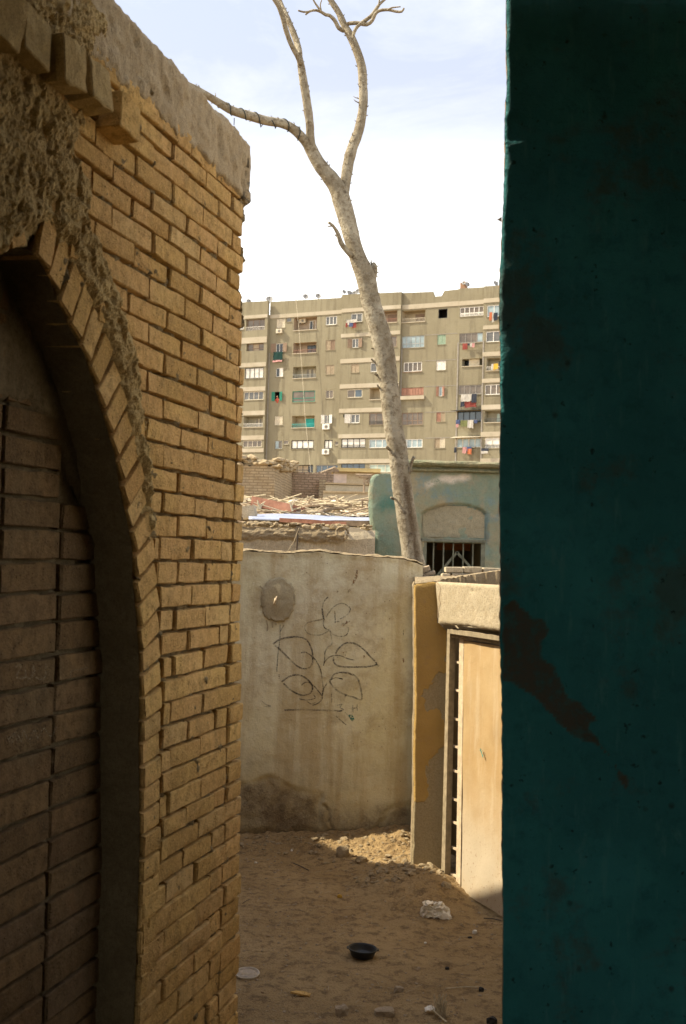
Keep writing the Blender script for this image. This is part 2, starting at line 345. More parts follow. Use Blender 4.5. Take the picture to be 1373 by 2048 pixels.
k = t.mix(t.rng(a, .36, .62), (.37, .25, .12), (.42, .30, .155)); k = t.mix(t.rng(st, .48, .68, 0, .6), k, (.48, .38, .25)); k = t.mix(t.mul(t.rng(sx.outputs[2], .75, .15), t.rng(a, .3, .55, .5, 1)), k, (.44, .37, .27))
k = t.mix(t.mul(t.rng(b, .58, .68), t.rng(sx.outputs[2], .6, .05, .15, .9)), k, (.22, .13, .07)); t.bump([(a, .006), (b, .001)]); MAT['door'] = t.done(k, .65)
MAT['black_plastic'] = simple('black_plastic', (.012, .014, .016), .4, .2, 30, .0008, spec=.4)
MAT['paper'] = simple('crumpled_paper', (.78, .72, .60), .85, .15, 25, .002)
MAT['stone'] = mud('stone', (.33, .26, .175), (.40, .32, .22), (.25, .19, .13), 2, .4)
MAT['dark_bit'] = simple('charred_bit', (.03, .028, .025), .8)
MAT['white_bit'] = simple('white_bit', (.70, .66, .58), .7)
MAT['yellow_bit'] = simple('yellow_peel', (.45, .27, .04), .7)
MAT['straw'] = simple('dry_straw', (.50, .42, .28), .85, .3, 50)
MAT['wood'] = simple('weathered_wood', (.30, .225, .15), .85, .35, 14, .004)
MAT['wood_red'] = simple('reddish_plank', (.34, .17, .115), .85, .3, 8, .004)
MAT['sheet_metal'] = simple('pale_blue_sheet_metal', (.36, .40, .52), .45, .15, 3, .002, .2, .4)
MAT['rag'] = simple('dusty_rag', (.55, .49, .40), .9, .2, 8)
MAT['rust'] = simple('rusty_iron', (.11, .085, .06), .8, .3, 30, .002)
MAT['iron'] = simple('grey_green_iron', (.16, .165, .12), .7, .3, 20, .002)
MAT['wire'] = simple('dark_wire', (.035, .045, .045), .7)
MAT['skin'] = simple('skin', (.32, .18, .11), .7, .1)
MAT['dish'] = simple('dish_metal', (.30, .29, .27), .5, .15, 4, 0)
t = NT('clear_plastic'); t.b.inputs['Transmission Weight'].default_value = .0; MAT['lid'] = t.done((.55, .48, .38), .3, t.rng(t.noise(60, 3), .2, .8, .35, .6)); t.b.inputs['Specular IOR Level'].default_value = .6
t = NT('interior_shade'); MAT['dark'] = t.done((.012, .010, .008), .95)  # near-black colour painting the shade in unlit openings
MAT['passage'] = simple('passage_dark', (.06, .055, .045), .95, .3, 6)  # one even dark tone for the unseen passage walls and roof

# ================================================================== BRICK TOMB WALL (left)
vp = ray(1300, 1130); E = Vector((vp.x, vp.y, 0)).normalized()      # along the wall, away from the camera
NW = E.cross(Vector((0, 0, 1))).normalized()                          # outward, to the right
P0 = Vector((-1.41, 0, 0))
def wxy(px, py, off=0.0):
    h = hit(px, py, P0 + NW * off, NW); return (h - P0).dot(E), h.z
CORN = [(496, 270), (497, 380), (490, 405), (490, 440), (488, 500), (484, 530), (483, 555), (486, 590), (488, 660), (486, 720), (489, 760), (490, 800), (487, 850), (486, 930), (491, 1000), (487, 1040), (490, 1080), (485, 1120), (487, 1160), (484, 1200), (484, 1260), (487, 1330), (487, 1400), (484, 1500), (483, 1600), (483, 1700), (481, 1850), (478, 2048)]
corner_pts = sorted([(wxy(x, y)[1], wxy(x, y)[0]) for x, y in CORN])
x_corner = wxy(486, 1100)[0]
O = P0 + E * x_corner
FW = frame(O, E)                                                      # local x<=0 runs back towards the camera
def wl_(px, py, off=0.0):
    x, z = wxy(px, py, off); return x - x_corner, z
def corner_x(z): return interp(corner_pts, z) - x_corner
TOPZ = 3.20
ARCH_PX = [(288, 2048), (288, 1700), (288, 1450), (290, 1334), (284, 1241), (277, 1167), (275, 1093), (256, 1000), (249, 970), (241, 910), (223, 851), (200, 773), (182, 714), (156, 665), (128, 606), (111, 558), (90, 520), (63, 498)]
ARCH_R = [wl_(x, y) for x, y in ARCH_PX]
ARCH_R[0] = (ARCH_R[1][0], 0.0)
AX = ARCH_R[-1][0]
ARCH = ARCH_R + [(2 * AX - x, z) for x, z in reversed(ARCH_R[:-1])]   # closed polygon of the niche opening
RING = 0.112; ND = 0.125
wall = empty('brick_wall', FW, 'tall tan brick wall with a pointed arched niche and crumbling mud plaster, left foreground', 'wall')

# --- brick shapes, shared
def brick_mesh(name, L, Hh, D, chip=.5, nx=7, ny=4):
    v = []; f = []
    cx = [random.uniform(.2, 1) * .006 for _ in range(4)]
    ch = [random.random() < .10 * chip for _ in range(4)]
    tx_ = [0, .004 / L] + [k / (nx - 2) for k in range(1, nx - 2)] + [1 - .004 / L, 1]; ty_ = [0, .004 / Hh] + [k / (ny - 2) for k in range(1, ny - 2)] + [1 - .004 / Hh, 1]
    for j in range(ny + 1):
        for i in range(nx + 1):
            x = -L / 2 + tx_[i] * L; y = -Hh / 2 + ty_[j] * Hh; w = random.uniform(-.0010, .0010)
            ex = min(i, nx - i); ey = min(j, ny - j)
            if ex == 0: x += (-1 if i else 1) * (.001 + random.random() ** 2 * .007); w -= .0022
            if ey == 0: y += (-1 if j else 1) * (.0004 + random.random() ** 2 * .0058); w -= .0022
            if ex == 0 and ey == 0:
                k = (1 if i else 0) + (2 if j else 0); s = .0022 + (random.uniform(.004, .010) if ch[k] else 0)
                x += (-1 if i else 1) * s; y += (-1 if j else 1) * s * .45; w -= .001 + (.006 if ch[k] else 0)
            v.append((x, y, w))
    F = nx + 1
    for j in range(ny):
        for i in range(nx): a = j * F + i; f.append((a, a + 1, a + F + 1, a + F))
    ring = [i for i in range(nx + 1)] + [j * F + nx for j in range(1, ny + 1)] + [ny * F + i for i in range(nx - 1, -1, -1)] + [j * F for j in range(ny - 1, 0, -1)]
    b = len(v); n = len(ring)
    for k in ring:
        x, y, w = v[k]; v.append((max(-L / 2, min(L / 2, x * 1.02 + (.002 if x > 0 else -.002))), max(-Hh / 2, min(Hh / 2, y * 1.05)), -.0045))
    for k in ring:
        x, y, w = v[k]; v.append((max(-L / 2, min(L / 2, x * 1.02)), max(-Hh / 2, min(Hh / 2, y * 1.05)), -D))
    for k in range(n):
        k2 = (k + 1) % n
        f.append((ring[k2], ring[k], b + k, b + k2)); f.append((b + k2, b + k, b + n + k, b + n + k2))
    f.append([b + n + k for k in range(n)][::-1])
    me = mesh(name, v, f, True); me.set_sharp_from_angle(angle=R(32)); me.materials.append(MAT['brick']); return me
STR = [brick_mesh('brick', .232, .060, .105) for _ in range(14)]
HDR = [brick_mesh('brick', .106, .060, .105, .8, 5, 4) for _ in range(10)]

COURSE_Y = [396, 431, 468, 507, 542, 577, 617, 653, 694, 731, 768, 808, 846.6, 885.6, 923.6, 966.6, 1005.6, 1042.5, 1082.5, 1123.5, 1163.5, 1205.6, 1245.6, 1285.6, 1324.6, 1365.6, 1405.6, 1444.6, 1483.5, 1520.4, 1560.4, 1594.9, 1632.6, 1669, 1710, 1750, 1792.6, 1831, 1870, 1911, 1950, 1989, 2023]
zc = [wl_(476, y)[1] for y in COURSE_Y]                               # descending heights of bed joints
while zc[-1] > .07: zc.append(zc[-1] - .0665)
while zc[0] < TOPZ: zc.insert(0, zc[0] + .0655)
iA = min(range(len(zc)), key=lambda i: abs(zc[i] - wl_(476, 1005.6)[1]))
JA = [wl_(x, 1040)[0] for x in (468, 446, 388.5, 323)]; JB = [wl_(x, 1060)[0] for x in (469.5, 416.5, 356)]
LEFT_END = -3.6
outer = []
def ring_out(x, z):                                                   # inside the arch opening grown by the voussoir ring
    return inside(ARCH, x, z) or pdist(ARCH[1:-1], x, z, False) < RING + .004 and z > .0
bricks = []                                                           # (xc, zc, L, H, rot)
for i in range(len(zc) - 1):
    z1, z0 = zc[i], zc[i + 1]; zm = (z0 + z1) / 2; hh = z1 - z0
    xe = corner_x(zm); typA = (i - iA) % 2 == 0
    js = [xe] + [j + random.uniform(-.009, .009) for j in (JA if typA else JB)]
    if typA and i in (iA + 8, iA + 12, iA + 17): js[1:3] = [js[0] - .15]
    while js[-1] > LEFT_END: js.append(js[-1] - .243 + random.uniform(-.008, .008))
    for a, b in zip(js, js[1:]):                                       # a right end, b left end
        segs = [(b, a)]
        # clip at the ring
        n = 16; run = []; cur = None
        for k in range(n + 1):
            x = lerp(b, a, k / n); ok = not ring_out(x, zm)
            if ok: cur = [x, x] if cur is None else [cur[0], x]
            if (not ok or k == n) and cur is not None:
                if cur[1] - cur[0] > .03: run.append(tuple(cur))
                cur = None
        for x0, x1 in run: bricks.append((x0, x1, zm, hh))
def screen(x, z):                                                     # where a wall point shows in the photo
    p = FW @ Vector((x, z, 0)) - CAM; d = p.dot(FWD)
    if d < .2: return None
    return W_PX / 2 + p.dot(RGT) / d * F_PX, H_PX / 2 - p.dot(UPV) / d * F_PX
def seen(x, z, m=60):
    s = screen(x, z); return s is not None and s[0] > -m and s[1] > -m and s[1] < H_PX + m
bricks.sort(key=lambda b: -b[1])
COP_B = sorted([wl_(*p) for p in [(498, 408), (470, 372), (440, 345), (395, 300), (350, 262), (300, 205), (262, 180), (225, 150), (200, 128), (120, 40), (0, -80)]])
def cop_bottom(x): return interp(COP_B, x)
rest = MB(); nb = 0
for (x0, x1, zm, hh) in bricks:
    L = x1 - x0 - random.uniform(.003, .008) - (random.uniform(.006, .016) if random.random() < .38 else 0); xm = (x0 + x1) / 2 + random.uniform(-.002, .002)
    if zm > cop_bottom(xm) + .06: continue
    me, L0 = (random.choice(STR), .232) if L > .16 else (random.choice(HDR), .106)
    sx = L / L0; sy = (hh - random.uniform(.004, .0105)) / .060
    M = Matrix.Translation((xm, zm + random.uniform(-.002, .002), random.uniform(-.006, .004))) @ Matrix.Rotation(R(random.uniform(-.7, .7)), 4, 'Z') @ Matrix.Rotation(R(random.uniform(-1.5, 1.5)), 4, 'Y') @ Matrix.Rotation(R(random.uniform(-2.5, 2.5)), 4, 'X') @ Matrix.Diagonal((sx, sy, 1, 1))
    if seen(xm, zm) and nb < 298:
        link('brick', me, None, wall, M); nb += 1
    else:
        rest.add([M @ v.co for v in me.vertices], [tuple(p.vertices) for p in me.polygons])
if rest.v: tag(rest.build('brick_courses', MAT['brick'], wall, True), kind='stuff')
print('front bricks', nb)

# --- voussoirs round the niche
pts = ARCH_R; seg = [0]
for a, b in zip(pts, pts[1:]): seg.append(seg[-1] + math.hypot(b[0] - a[0], b[1] - a[1]))
def along(s):
    s = max(0, min(seg[-1] - 1e-6, s))
    for k in range(len(pts) - 1):
        if s <= seg[k + 1]:
            t = (s - seg[k]) / max(1e-9, seg[k + 1] - seg[k]); a, b = pts[k], pts[k + 1]
            return lerp(a[0], b[0], t), lerp(a[1], b[1], t)
s = .02
while s < seg[-1] - .03:
    x, z = along(s + .035); xa, za = along(s - .06); xb, zb = along(s + .13); ang = math.atan2(zb - za, xb - xa)
    step = .0665 if z < 1.45 else .071
    rot = ang - math.pi / 2                                            # 0 where the jamb is upright
    rot2 = -rot * .55 if False else rot
    nrm = Vector((math.cos(rot), math.sin(rot)))
    for sgn in ((1,) if True else ()):
        cx = x + nrm.x * (RING / 2 + random.uniform(-.001, .002)); cz = z + nrm.y * RING / 2
        M = Matrix.Translation((cx, cz, random.uniform(-.004, .004))) @ Matrix.Rotation(rot + R(random.uniform(-1, 1)), 4, 'Z') @ Matrix(((1, 0, 0, 0), (math.tan(R(random.uniform(-2, 2) + 24 * sstep(.9, 1.7, z))), 1, 0, 0), (0, 0, 1, 0), (0, 0, 0, 1))) @ Matrix.Diagonal((RING / .106 * 1.02, (step - random.uniform(.003, .007)) / .060, 1.0, 1))
        link('arch_brick', random.choice(HDR), None, wall, M)
        cx2 = 2 * AX - cx; M2 = Matrix.Translation((cx2, cz, 0)) @ Matrix.Rotation(-rot, 4, 'Z') @ Matrix.Diagonal((RING / .106, (step - .004) / .060, 1, 1))
        if z > 1.9 and seen(cx2, cz): link('arch_brick', random.choice(HDR), None, wall, M2)
    s += step

# --- niche: back wall bricks, stack bonded
NY = [886.5, 946, 1002, 1061, 1122.6, 1184, 1243, 1308, 1366, 1429, 1490, 1552, 1613, 1672, 1732, 1788, 1849, 1905, 1966, 2024]
nz = [wl_(121, y, -ND)[1] for y in NY]
while nz[-1] > .08: nz.append(nz[-1] - .071)
while nz[0] < 2.45: nz.insert(0, nz[0] + .071)
nj = [wl_(x, 1100, -ND)[0] for x in (262, 121, 1)]; nj.append(nj[-1] - .24); nj.append(nj[-1] - .24)
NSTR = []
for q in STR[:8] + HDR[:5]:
    c = q.copy(); c.materials.clear(); c.materials.append(MAT['brick_shaded']); NSTR.append(c)
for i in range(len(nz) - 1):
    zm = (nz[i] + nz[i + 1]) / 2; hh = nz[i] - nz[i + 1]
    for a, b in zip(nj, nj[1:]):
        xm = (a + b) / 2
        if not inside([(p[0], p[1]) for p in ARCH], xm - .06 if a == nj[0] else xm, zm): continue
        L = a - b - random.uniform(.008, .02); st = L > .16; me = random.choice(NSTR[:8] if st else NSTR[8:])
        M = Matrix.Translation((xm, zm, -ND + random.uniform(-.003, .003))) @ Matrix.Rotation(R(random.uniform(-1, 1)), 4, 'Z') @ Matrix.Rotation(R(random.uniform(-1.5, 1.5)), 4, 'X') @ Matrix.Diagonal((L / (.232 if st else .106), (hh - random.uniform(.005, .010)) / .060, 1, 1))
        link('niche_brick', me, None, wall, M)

# --- mortar between the bricks, and mud plaster smeared over them
def px_poly(pts, off=0.0): return [wl_(x, y, off) for x, y in pts]
MUD1 = px_poly([(-60, 60), (40, 60), (95, 150), (150, 215), (185, 245), (150, 290), (165, 340), (185, 385), (172, 430), (200, 480), (222, 545), (244, 600), (258, 660), (274, 720), (286, 800), (296, 870), (302, 930), (306, 1000), (308, 1100), (300, 1100), (294, 1000), (283, 940), (268, 880), (256, 820), (240, 760), (216, 690), (192, 620), (165, 560), (140, 500), (112, 470), (85, 445), (50, 470), (20, 510), (-60, 560)])
MUD2 = px_poly([(-60, -60), (205, -60), (215, 60), (190, 130), (205, 190), (160, 175), (100, 130), (40, 80), (-60, 40)])
def fronts(x, z):
    m = max(sdist(MUD1, x, z), sdist(MUD2, x, z))
    m += .022 * noise.noise(Vector((x * 22, z * 22, 1))) + .010 * noise.noise(Vector((x * 70, z * 70, 2)))
    return m
_c = {}
def front(x, z):
    s = screen(x, z); rough = fbm(x * 16, z * 16, 3.1, 5)
    w = -.024 + .028 * rough + .011 * noise.noise(Vector((x * 95, z * 130, 9)))
    w += .0065 * max(0, noise.noise(Vector((x * 6, z * 9, 4))))
    k = ring_in(x, z)
    return w, not k
def ring_in(x, z): return inside(ARCH, x, z)
xs_ = rng(-1.75, .0, .0085)
def mort(x, z):
    xx = x if x < -.03 else x + corner_x(z) + .0
    if x > -.009: xx = corner_x(z) - .006
    w, keep = front(xx, z); return (xx, z, w - (.02 if x > -.012 else 0)), keep
v, f, at = sheet(xs_, rng(.0, 3.1, .0085), mort)
link('mortar', clean(mesh('mortar', v, f, True)), MAT['mortar'], wall)
def mudf(x, z):
    m = fronts(x, z); ero = fbm(x * 30, z * 22, 7.7, 5); w = -.012 + .027 * sstep(-.012, .03, m) + sstep(0, .02, m) * (.006 * ero + .0032 * (noise.cell(Vector((x * 48 + .8 * noise.noise(Vector((x * 30, z * 30, 1))), z * 30 + .8 * noise.noise(Vector((x * 30, z * 30, 2))), 5))) - .5) + .0022 * (noise.cell(Vector((x * 95 + z * 40, z * 70, 8))) - .5) + .006 * noise.noise(Vector((x * 9, z * 9, 6))) + .004 * noise.noise(Vector((x * 150 + z * 60, z * 55, 6))))
    w -= sstep(.005, .03, m) * .010 * sstep(.25, .5, noise.noise(Vector((x * 33, z * 19, 12))))
    return w, m > -.02 and not inside(ARCH, x, z)
v, f, at = sheet(rng(-1.75, -.38, .0055), rng(1.4, 3.1, .0055), mudf)
link('mud_plaster', clean(mesh('mud_plaster', v, f, False)), MAT['mud'], wall)
# niche back: mortar sheet and plaster in its upper part and down its right edge
NM = px_poly([(-80, 420), (120, 420), (200, 640), (262, 900), (262, 1500), (215, 1400), (212, 1300), (200, 1240), (195, 1170), (180, 1060), (165, 990), (128, 905), (108, 850), (60, 815), (10, 795), (-80, 770)], -ND)
def nichem(x, z):
    return (x, z, -ND - .018 + .012 * fbm(x * 16, z * 16, 8, 4) + .005 * noise.noise(Vector((x * 90, z * 120, 3)))), True
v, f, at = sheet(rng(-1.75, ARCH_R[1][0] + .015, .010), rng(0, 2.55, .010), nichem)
link('niche_mortar', mesh('niche_mortar', v, f, True), MAT['shaded_mud'], wall)
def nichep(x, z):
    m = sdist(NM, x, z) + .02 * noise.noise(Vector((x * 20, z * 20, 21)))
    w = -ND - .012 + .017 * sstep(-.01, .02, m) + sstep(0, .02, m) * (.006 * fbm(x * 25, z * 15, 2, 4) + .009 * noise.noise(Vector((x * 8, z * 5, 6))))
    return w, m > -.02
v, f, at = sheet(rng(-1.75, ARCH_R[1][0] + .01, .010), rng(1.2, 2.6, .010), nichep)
link('niche_plaster', clean(mesh('niche_plaster', v, f, True)), MAT['shaded_mud'], wall)
# dark sheet over the arch reveal, front to back, painting its deep shade
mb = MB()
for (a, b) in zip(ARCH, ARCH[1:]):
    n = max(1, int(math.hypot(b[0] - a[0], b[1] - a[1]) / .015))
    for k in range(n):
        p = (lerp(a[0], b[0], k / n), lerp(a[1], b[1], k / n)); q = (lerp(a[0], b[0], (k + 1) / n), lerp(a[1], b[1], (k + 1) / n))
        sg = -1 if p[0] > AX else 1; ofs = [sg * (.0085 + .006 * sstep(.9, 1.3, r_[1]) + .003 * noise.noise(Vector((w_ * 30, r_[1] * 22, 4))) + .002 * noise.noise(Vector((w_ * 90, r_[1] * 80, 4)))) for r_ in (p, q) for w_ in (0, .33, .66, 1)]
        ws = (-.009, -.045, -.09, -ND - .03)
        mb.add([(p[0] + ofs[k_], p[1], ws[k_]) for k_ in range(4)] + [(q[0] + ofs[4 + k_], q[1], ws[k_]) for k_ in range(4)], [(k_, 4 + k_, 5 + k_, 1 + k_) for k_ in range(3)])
mb.build('niche_reveal', MAT['shaded_mud'], wall)
# --- plaster coping along the top, wrapping the corner
def copf(x, z):
    # x: 0..cap -> wraps round the end
    zb = cop_bottom(min(x, 0)) - .012 + .024 * noise.noise(Vector((x * 11, 0, 3))) + .013 * noise.noise(Vector((x * 45, 0, 3)))
    zt = TOPZ - .02 + .015 * noise.noise(Vector((x * 9, 5, 3))) - .05 * sstep(-.09, .02, x) + .008 * noise.noise(Vector((x * 40, 5, 3)))
    zz = lerp(zb, zt, z); xe = corner_x(zz) + .006
    t = (x + .06) / .06
    w = .008 + .004 * fbm(x * 8, zz * 5, 5, 5) + .004 * noise.noise(Vector((x * 50, zz * 14, 5))) - .008 * sstep(.3, .5, noise.noise(Vector((x * 13, zz * 8, 15)))) + .004 * (noise.cell(Vector((x * 40 + zz * 9, zz * 26, 3))) - .5) - .018 * sstep(.06, .0, z) - .014 * sstep(.9, 1.0, z)
    if x <= -.05: return (x, zz, w), True
    u = (x + .05) / .20                                               # wrap
    a = min(1, u * 2.2) * math.pi / 2
    return (xe - .05 + .05 * math.sin(a) , zz, w - .05 + .05 * math.cos(a) - max(0, u - .45) * .25), True
v, f, at = sheet(rng(-3.4, -1.7, .04)[:-1] + rng(-1.7, .15, .012), [0, .02, .045] + rng(.08, .92, .045) + [.95, .975, 1], copf)
link('plaster_coping', mesh('plaster_coping', v, f, True), MAT['coping'], wall)
# --- projecting brick ends under the coping
for k, (px, py, sc_) in enumerate(((256, 235, 1.0), (196, 178, 1.1), (143, 128, 1.15), (82, 78, 1.2), (10, 20, 1.2))):
    x, z = wl_(px, py, .055)
    me = bpy.data.meshes.new('projecting_brick'); bm = bmesh.new(); bmesh.ops.create_cube(bm, size=1)
    bmesh.ops.scale(bm, vec=(.108, .092 * sc_, .21), verts=bm.verts); bmesh.ops.subdivide_edges(bm, edges=bm.edges, cuts=3, use_grid_fill=True)
    for q in bm.verts:
        r_ = q.co.length; q.co += Vector([noise.noise(q.co * 34 + Vector((k * 3, a, 0))) * .0035 for a in range(3)])
    bmesh.ops.bevel(bm, geom=[e for e in bm.edges if e.calc_face_angle(0) > .9], offset=.003, segments=1, affect='EDGES')
    bm.to_mesh(me); bm.free(); me.polygons.foreach_set('use_smooth', [False] * len(me.polygons))
    o = link('projecting_brick', me, MAT['brick'] if k == 0 else MAT['mud'], wall, Matrix.Translation((x, z, -.04 + random.uniform(-.02, .012) * (k > 0))) @ Matrix.Rotation(R(random.uniform(-7, 7)), 4, 'Z') @ Matrix.Rotation(R(random.uniform(-8, 8)), 4, 'X'))
# --- the body of the tomb behind the face (its roof edge throws the yard's shade)
SD = Vector((-.644, .765, 0)).normalized()
Mi = FW.inverted(); c0 = Vector((-.016, 0, -.05))
wp = [FW @ Vector((-9.5, 0, -.05)), FW @ Vector((-.03, 0, -.05))]
c1 = wp[1]; poly = [wp[0], c1, c1 + SD * 7.0, c1 + SD * 7.0 + Vector((-2.5, -1.0, 0)), wp[0] + Vector((-5, 1, 0))]
mb = MB()
# keep clear of the niche: the upper and outer shell only steps back behind it
ins = [FW @ Vector((-5.2, 0, -.35)), FW @ Vector((-.36, 0, -.35))]
mb.prism([(p.x, p.y) for p in poly], 2.62, TOPZ - .015)
c2 = FW @ Vector((-.45, 0, -.05)); c3 = FW @ Vector((-.45, 0, -.22)); far = FW @ Vector((-9.5, 0, -.22))
mb.prism([(p.x, p.y) for p in [far, c3, c2, c1 + Vector((0, 0, 0)), poly[2], poly[3], poly[4]]], 0, 2.62)
o = mb.build('masonry_core', MAT['core'], wall); o.matrix_parent_inverse = FW.inverted()
# chalk scratches on the niche bricks
def ribbon(strokes, conv, w, off, wob=.25):
    mb = MB()
    for st in strokes:
        P = [Vector(conv(*p)) for p in st]
        Q = [P[0]]
        for i in range(len(P) - 1):                                   # catmull-rom
            p0, p1, p2, p3 = P[max(0, i - 1)], P[i], P[i + 1], P[min(len(P) - 1, i + 2)]
            for k in range(1, 7):
                t = k / 6; Q.append(.5 * ((2 * p1) + (p2 - p0) * t + (2 * p0 - 5 * p1 + 4 * p2 - p3) * t * t + (3 * p1 - p0 - 3 * p2 + p3) * t ** 3))
        vs_ = []
        for i, q in enumerate(Q):
            d = Q[min(i + 1, len(Q) - 1)] - Q[max(i - 1, 0)]; n = Vector((-d.y, d.x)); n = n.normalized() if n.length > 1e-9 else Vector((0, 1))
            ww = w * (1 + wob * noise.noise(Vector((q.x * 40, q.y * 40, 3)))) / 2
            vs_ += [(q.x + n.x * ww, q.y + n.y * ww, off), (q.x - n.x * ww, q.y - n.y * ww, off)]
        mb.add(vs_, [(2 * i, 2 * i + 1, 2 * i + 3, 2 * i + 2) for i in range(len(Q) - 1)])
    return mb
c3_ = lambda x, y: wl_(x / 2.692, 1000 + y / 2.692, -ND + .004)
mb = ribbon([[(70, 905), (110, 885), (85, 955), (135, 955)], [(135, 890), (132, 945), (165, 960), (175, 890)], [(185, 895), (180, 945), (215, 965), (240, 945), (240, 878)], [(375, 960), (380, 920), (430, 912), (465, 903), (462, 925)],
             [(40, 1290), (80, 1250), (110, 1300), (120, 1240), (150, 1290), (180, 1240), (200, 1280), (230, 1230), (270, 1270), (300, 1222)], [(30, 1270), (60, 1310), (70, 1255), (95, 1310)]], c3_, .0035, -ND + .0075)
mb.build('chalk_scrawl', MAT['chalk'], wall)

# ================================================================== TEAL WALL (right foreground) and the dark passage
YT = 2.85
tprof = sorted([(at_y(x, y, YT).z, at_y(x, y, YT).x) for x, y in [(1013, -60), (1014, 0), (1013, 40), (1015, 60), (1013, 100), (1016, 150), (1013, 210), (1012, 230), (1010, 260), (1012, 300), (1008, 400), (1006, 440), (1004, 500), (1000, 560), (1000, 640), (1002, 700), (1001, 760), (1003, 830), (1001, 900), (1000, 1000), (1002, 1100), (1002, 1200), (1001, 1280), (1005, 1400), (1006, 1550), (1005, 1700), (1008, 1850), (1006, 2048), (1006, 2150)]])
def tx(z): return interp(tprof, z) + .0022 * noise.noise(Vector((0, z * 60, 1))) + .0012 * noise.noise(Vector((3, z * 190, 1)))
FT = frame(Vector((0, YT, 0)), Vector((1, 0, 0)))
teal = empty('teal_wall', FT, 'dark teal painted plaster wall with a peeled brown patch, right foreground in deep shade', 'wall')
tp = lambda L: [(at_y(x, y, YT).x, at_y(x, y, YT).z) for x, y in L]
BARE = tp([(1005, 1215), (1028, 1195), (1045, 1215), (1062, 1228), (1090, 1240), (1102, 1262), (1083, 1285), (1085, 1318), (1112, 1330), (1122, 1355), (1140, 1395), (1165, 1405), (1197, 1440), (1180, 1452), (1200, 1480), (1245, 1545), (1262, 1555), (1258, 1590), (1243, 1575), (1225, 1520), (1190, 1490), (1150, 1480), (1115, 1450), (1085, 1410), (1050, 1385), (1020, 1365), (1004, 1365)])
BARE2 = tp([(1010, 262), (1030, 232), (1060, 226), (1100, 235), (1200, 222), (1300, 150), (1420, 90), (1420, 330), (1300, 300), (1200, 300), (1120, 315), (1050, 290), (1012, 290)])
RIDGE = tp([(1008, 1590), (1030, 1590), (1060, 1620), (1090, 1655), (1130, 1645), (1160, 1670), (1200, 1695), (1250, 1695)])
DENT = [(at_y(x, y, YT).x, at_y(x, y, YT).z, r) for x, y, r in [(1135, 80, 14), (1228, 430, 12), (1085, 585, 16), (1228, 765, 18), (1205, 740, 8), (1265, 935, 14), (1250, 960, 12), (1235, 985, 10), (1066, 1010, 10), (1042, 745, 16), (1060, 750, 12), (1085, 650, 7), (1165, 1250, 8), (1160, 1530, 9), (1100, 1810, 9), (1290, 1200, 8), (1312, 1315, 8), (1075, 110, 8), (1095, 455, 7), (1280, 400, 9), (1170, 520, 9), (1150, 330, 6)]]
def tealf(x, z):
    xx = x + tx(z); b = sdist(BARE, xx, z) + .006 * noise.noise(Vector((xx * 40, z * 40, 5))); b2 = sdist(BARE2, xx, z) + .03 * noise.noise(Vector((xx * 12, z * 12, 5)))
    w = .004 * fbm(xx * 5, z * 5, 2, 4) + .0016 * noise.noise(Vector((xx * 30, z * 22, 2))) - .0035 * sstep(-.002, .003, b) - .003 * sstep(-.005, .01, b2)
    for dx, dz, r in DENT:
        q = ((xx - dx) ** 2 + (z - dz) ** 2) / (r / 790) ** 2
        if q < 6: w -= .006 * math.exp(-q)
    rd = pdist(RIDGE, xx, z, False); w += .007 * math.exp(-(rd / .006) ** 2) * (.6 + noise.noise(Vector((xx * 50, z * 50, 3))))
    w -= .003 * math.exp(-x / .003)
    return (xx, z, w), True, {'bare': max(.72 * sstep(-.004, .006, b), sstep(-.03, .06, b2) * .42)}
v, f, at = sheet([0, .003, .007, .012] + rng(.018, .62, .0085) + rng(.62, 3.0, .12)[1:], rng(.0, .9, .06)[:-1] + rng(.9, 2.9, .0085) + rng(2.9, 3.2, .05)[1:], tealf)
link('painted_face', mesh('painted_face', v, f, True, at), MAT['teal'], teal)
# edge of the wall: bare masonry side that runs back from the camera, and its body
def tedge(s_, z):
    xx = tx(z); xo = xx + s_ * .165 * .9 + .003 * noise.noise(Vector((s_ * 9, z * 25, 4))) * (1 if s_ > 0 else 0)
    if s_ > 0: xo = xx + .012 * s_ * 0 + s_ * .036 + .0045 * noise.noise(Vector((s_ * 6, z * 30, 8)))
    return (xo, z, -.012 - s_ * .22), True
v, f, at = sheet(rng(0, 1, .1), rng(0, 3.2, .012), tedge)
link('broken_edge', mesh('broken_edge', v, [q[::-1] for q in f], True), MAT['core'], teal)
mb = MB(); mb.box(.50, 3.2, 0, 3.2, -.232, -.02); mb.build('masonry_body', MAT['core'], teal)
# a sliver of plaster sticking out of the edge
p = at_y(1003, 434, YT); mb = MB(); mb.add([(p.x + .004, p.z - .006, -.02), (p.x + .004, p.z + .007, -.02), (p.x - .008, p.z, -.022), (p.x + .004, p.z, -.04)], [(0, 1, 2), (1, 3, 2), (3, 0, 2), (0, 3, 1)])
mb.build('plaster_flake', MAT['core'], teal)
p = Vector((0, 0, 0))
# the covered passage the camera stands in
pas = empty('passage_walls', Matrix.Translation((0, 0, 0)), 'dark rough walls and roof of the covered passage behind the viewpoint', 'passage')
mb = MB(); mb.box(2.9, 3.15, -3.6, 2.6, 0, 3.2); mb.box(-.7, 3.15, -3.85, -3.6, 0, 3.4); mb.build('side_wall', MAT['passage'], pas)  # rear wall stops short: unseen gap added to light the teal face
mb = MB(); mb.box(-2.6, -.25, -3.85, 2.40, 3.205, 3.45); mb.box(-.25, 3.2, -3.85, 2.83, 3.205, 3.45); mb.build('roof_slab', MAT['passage'], pas)  # unseen roof, front edge stepped to shape light on brick and teal walls

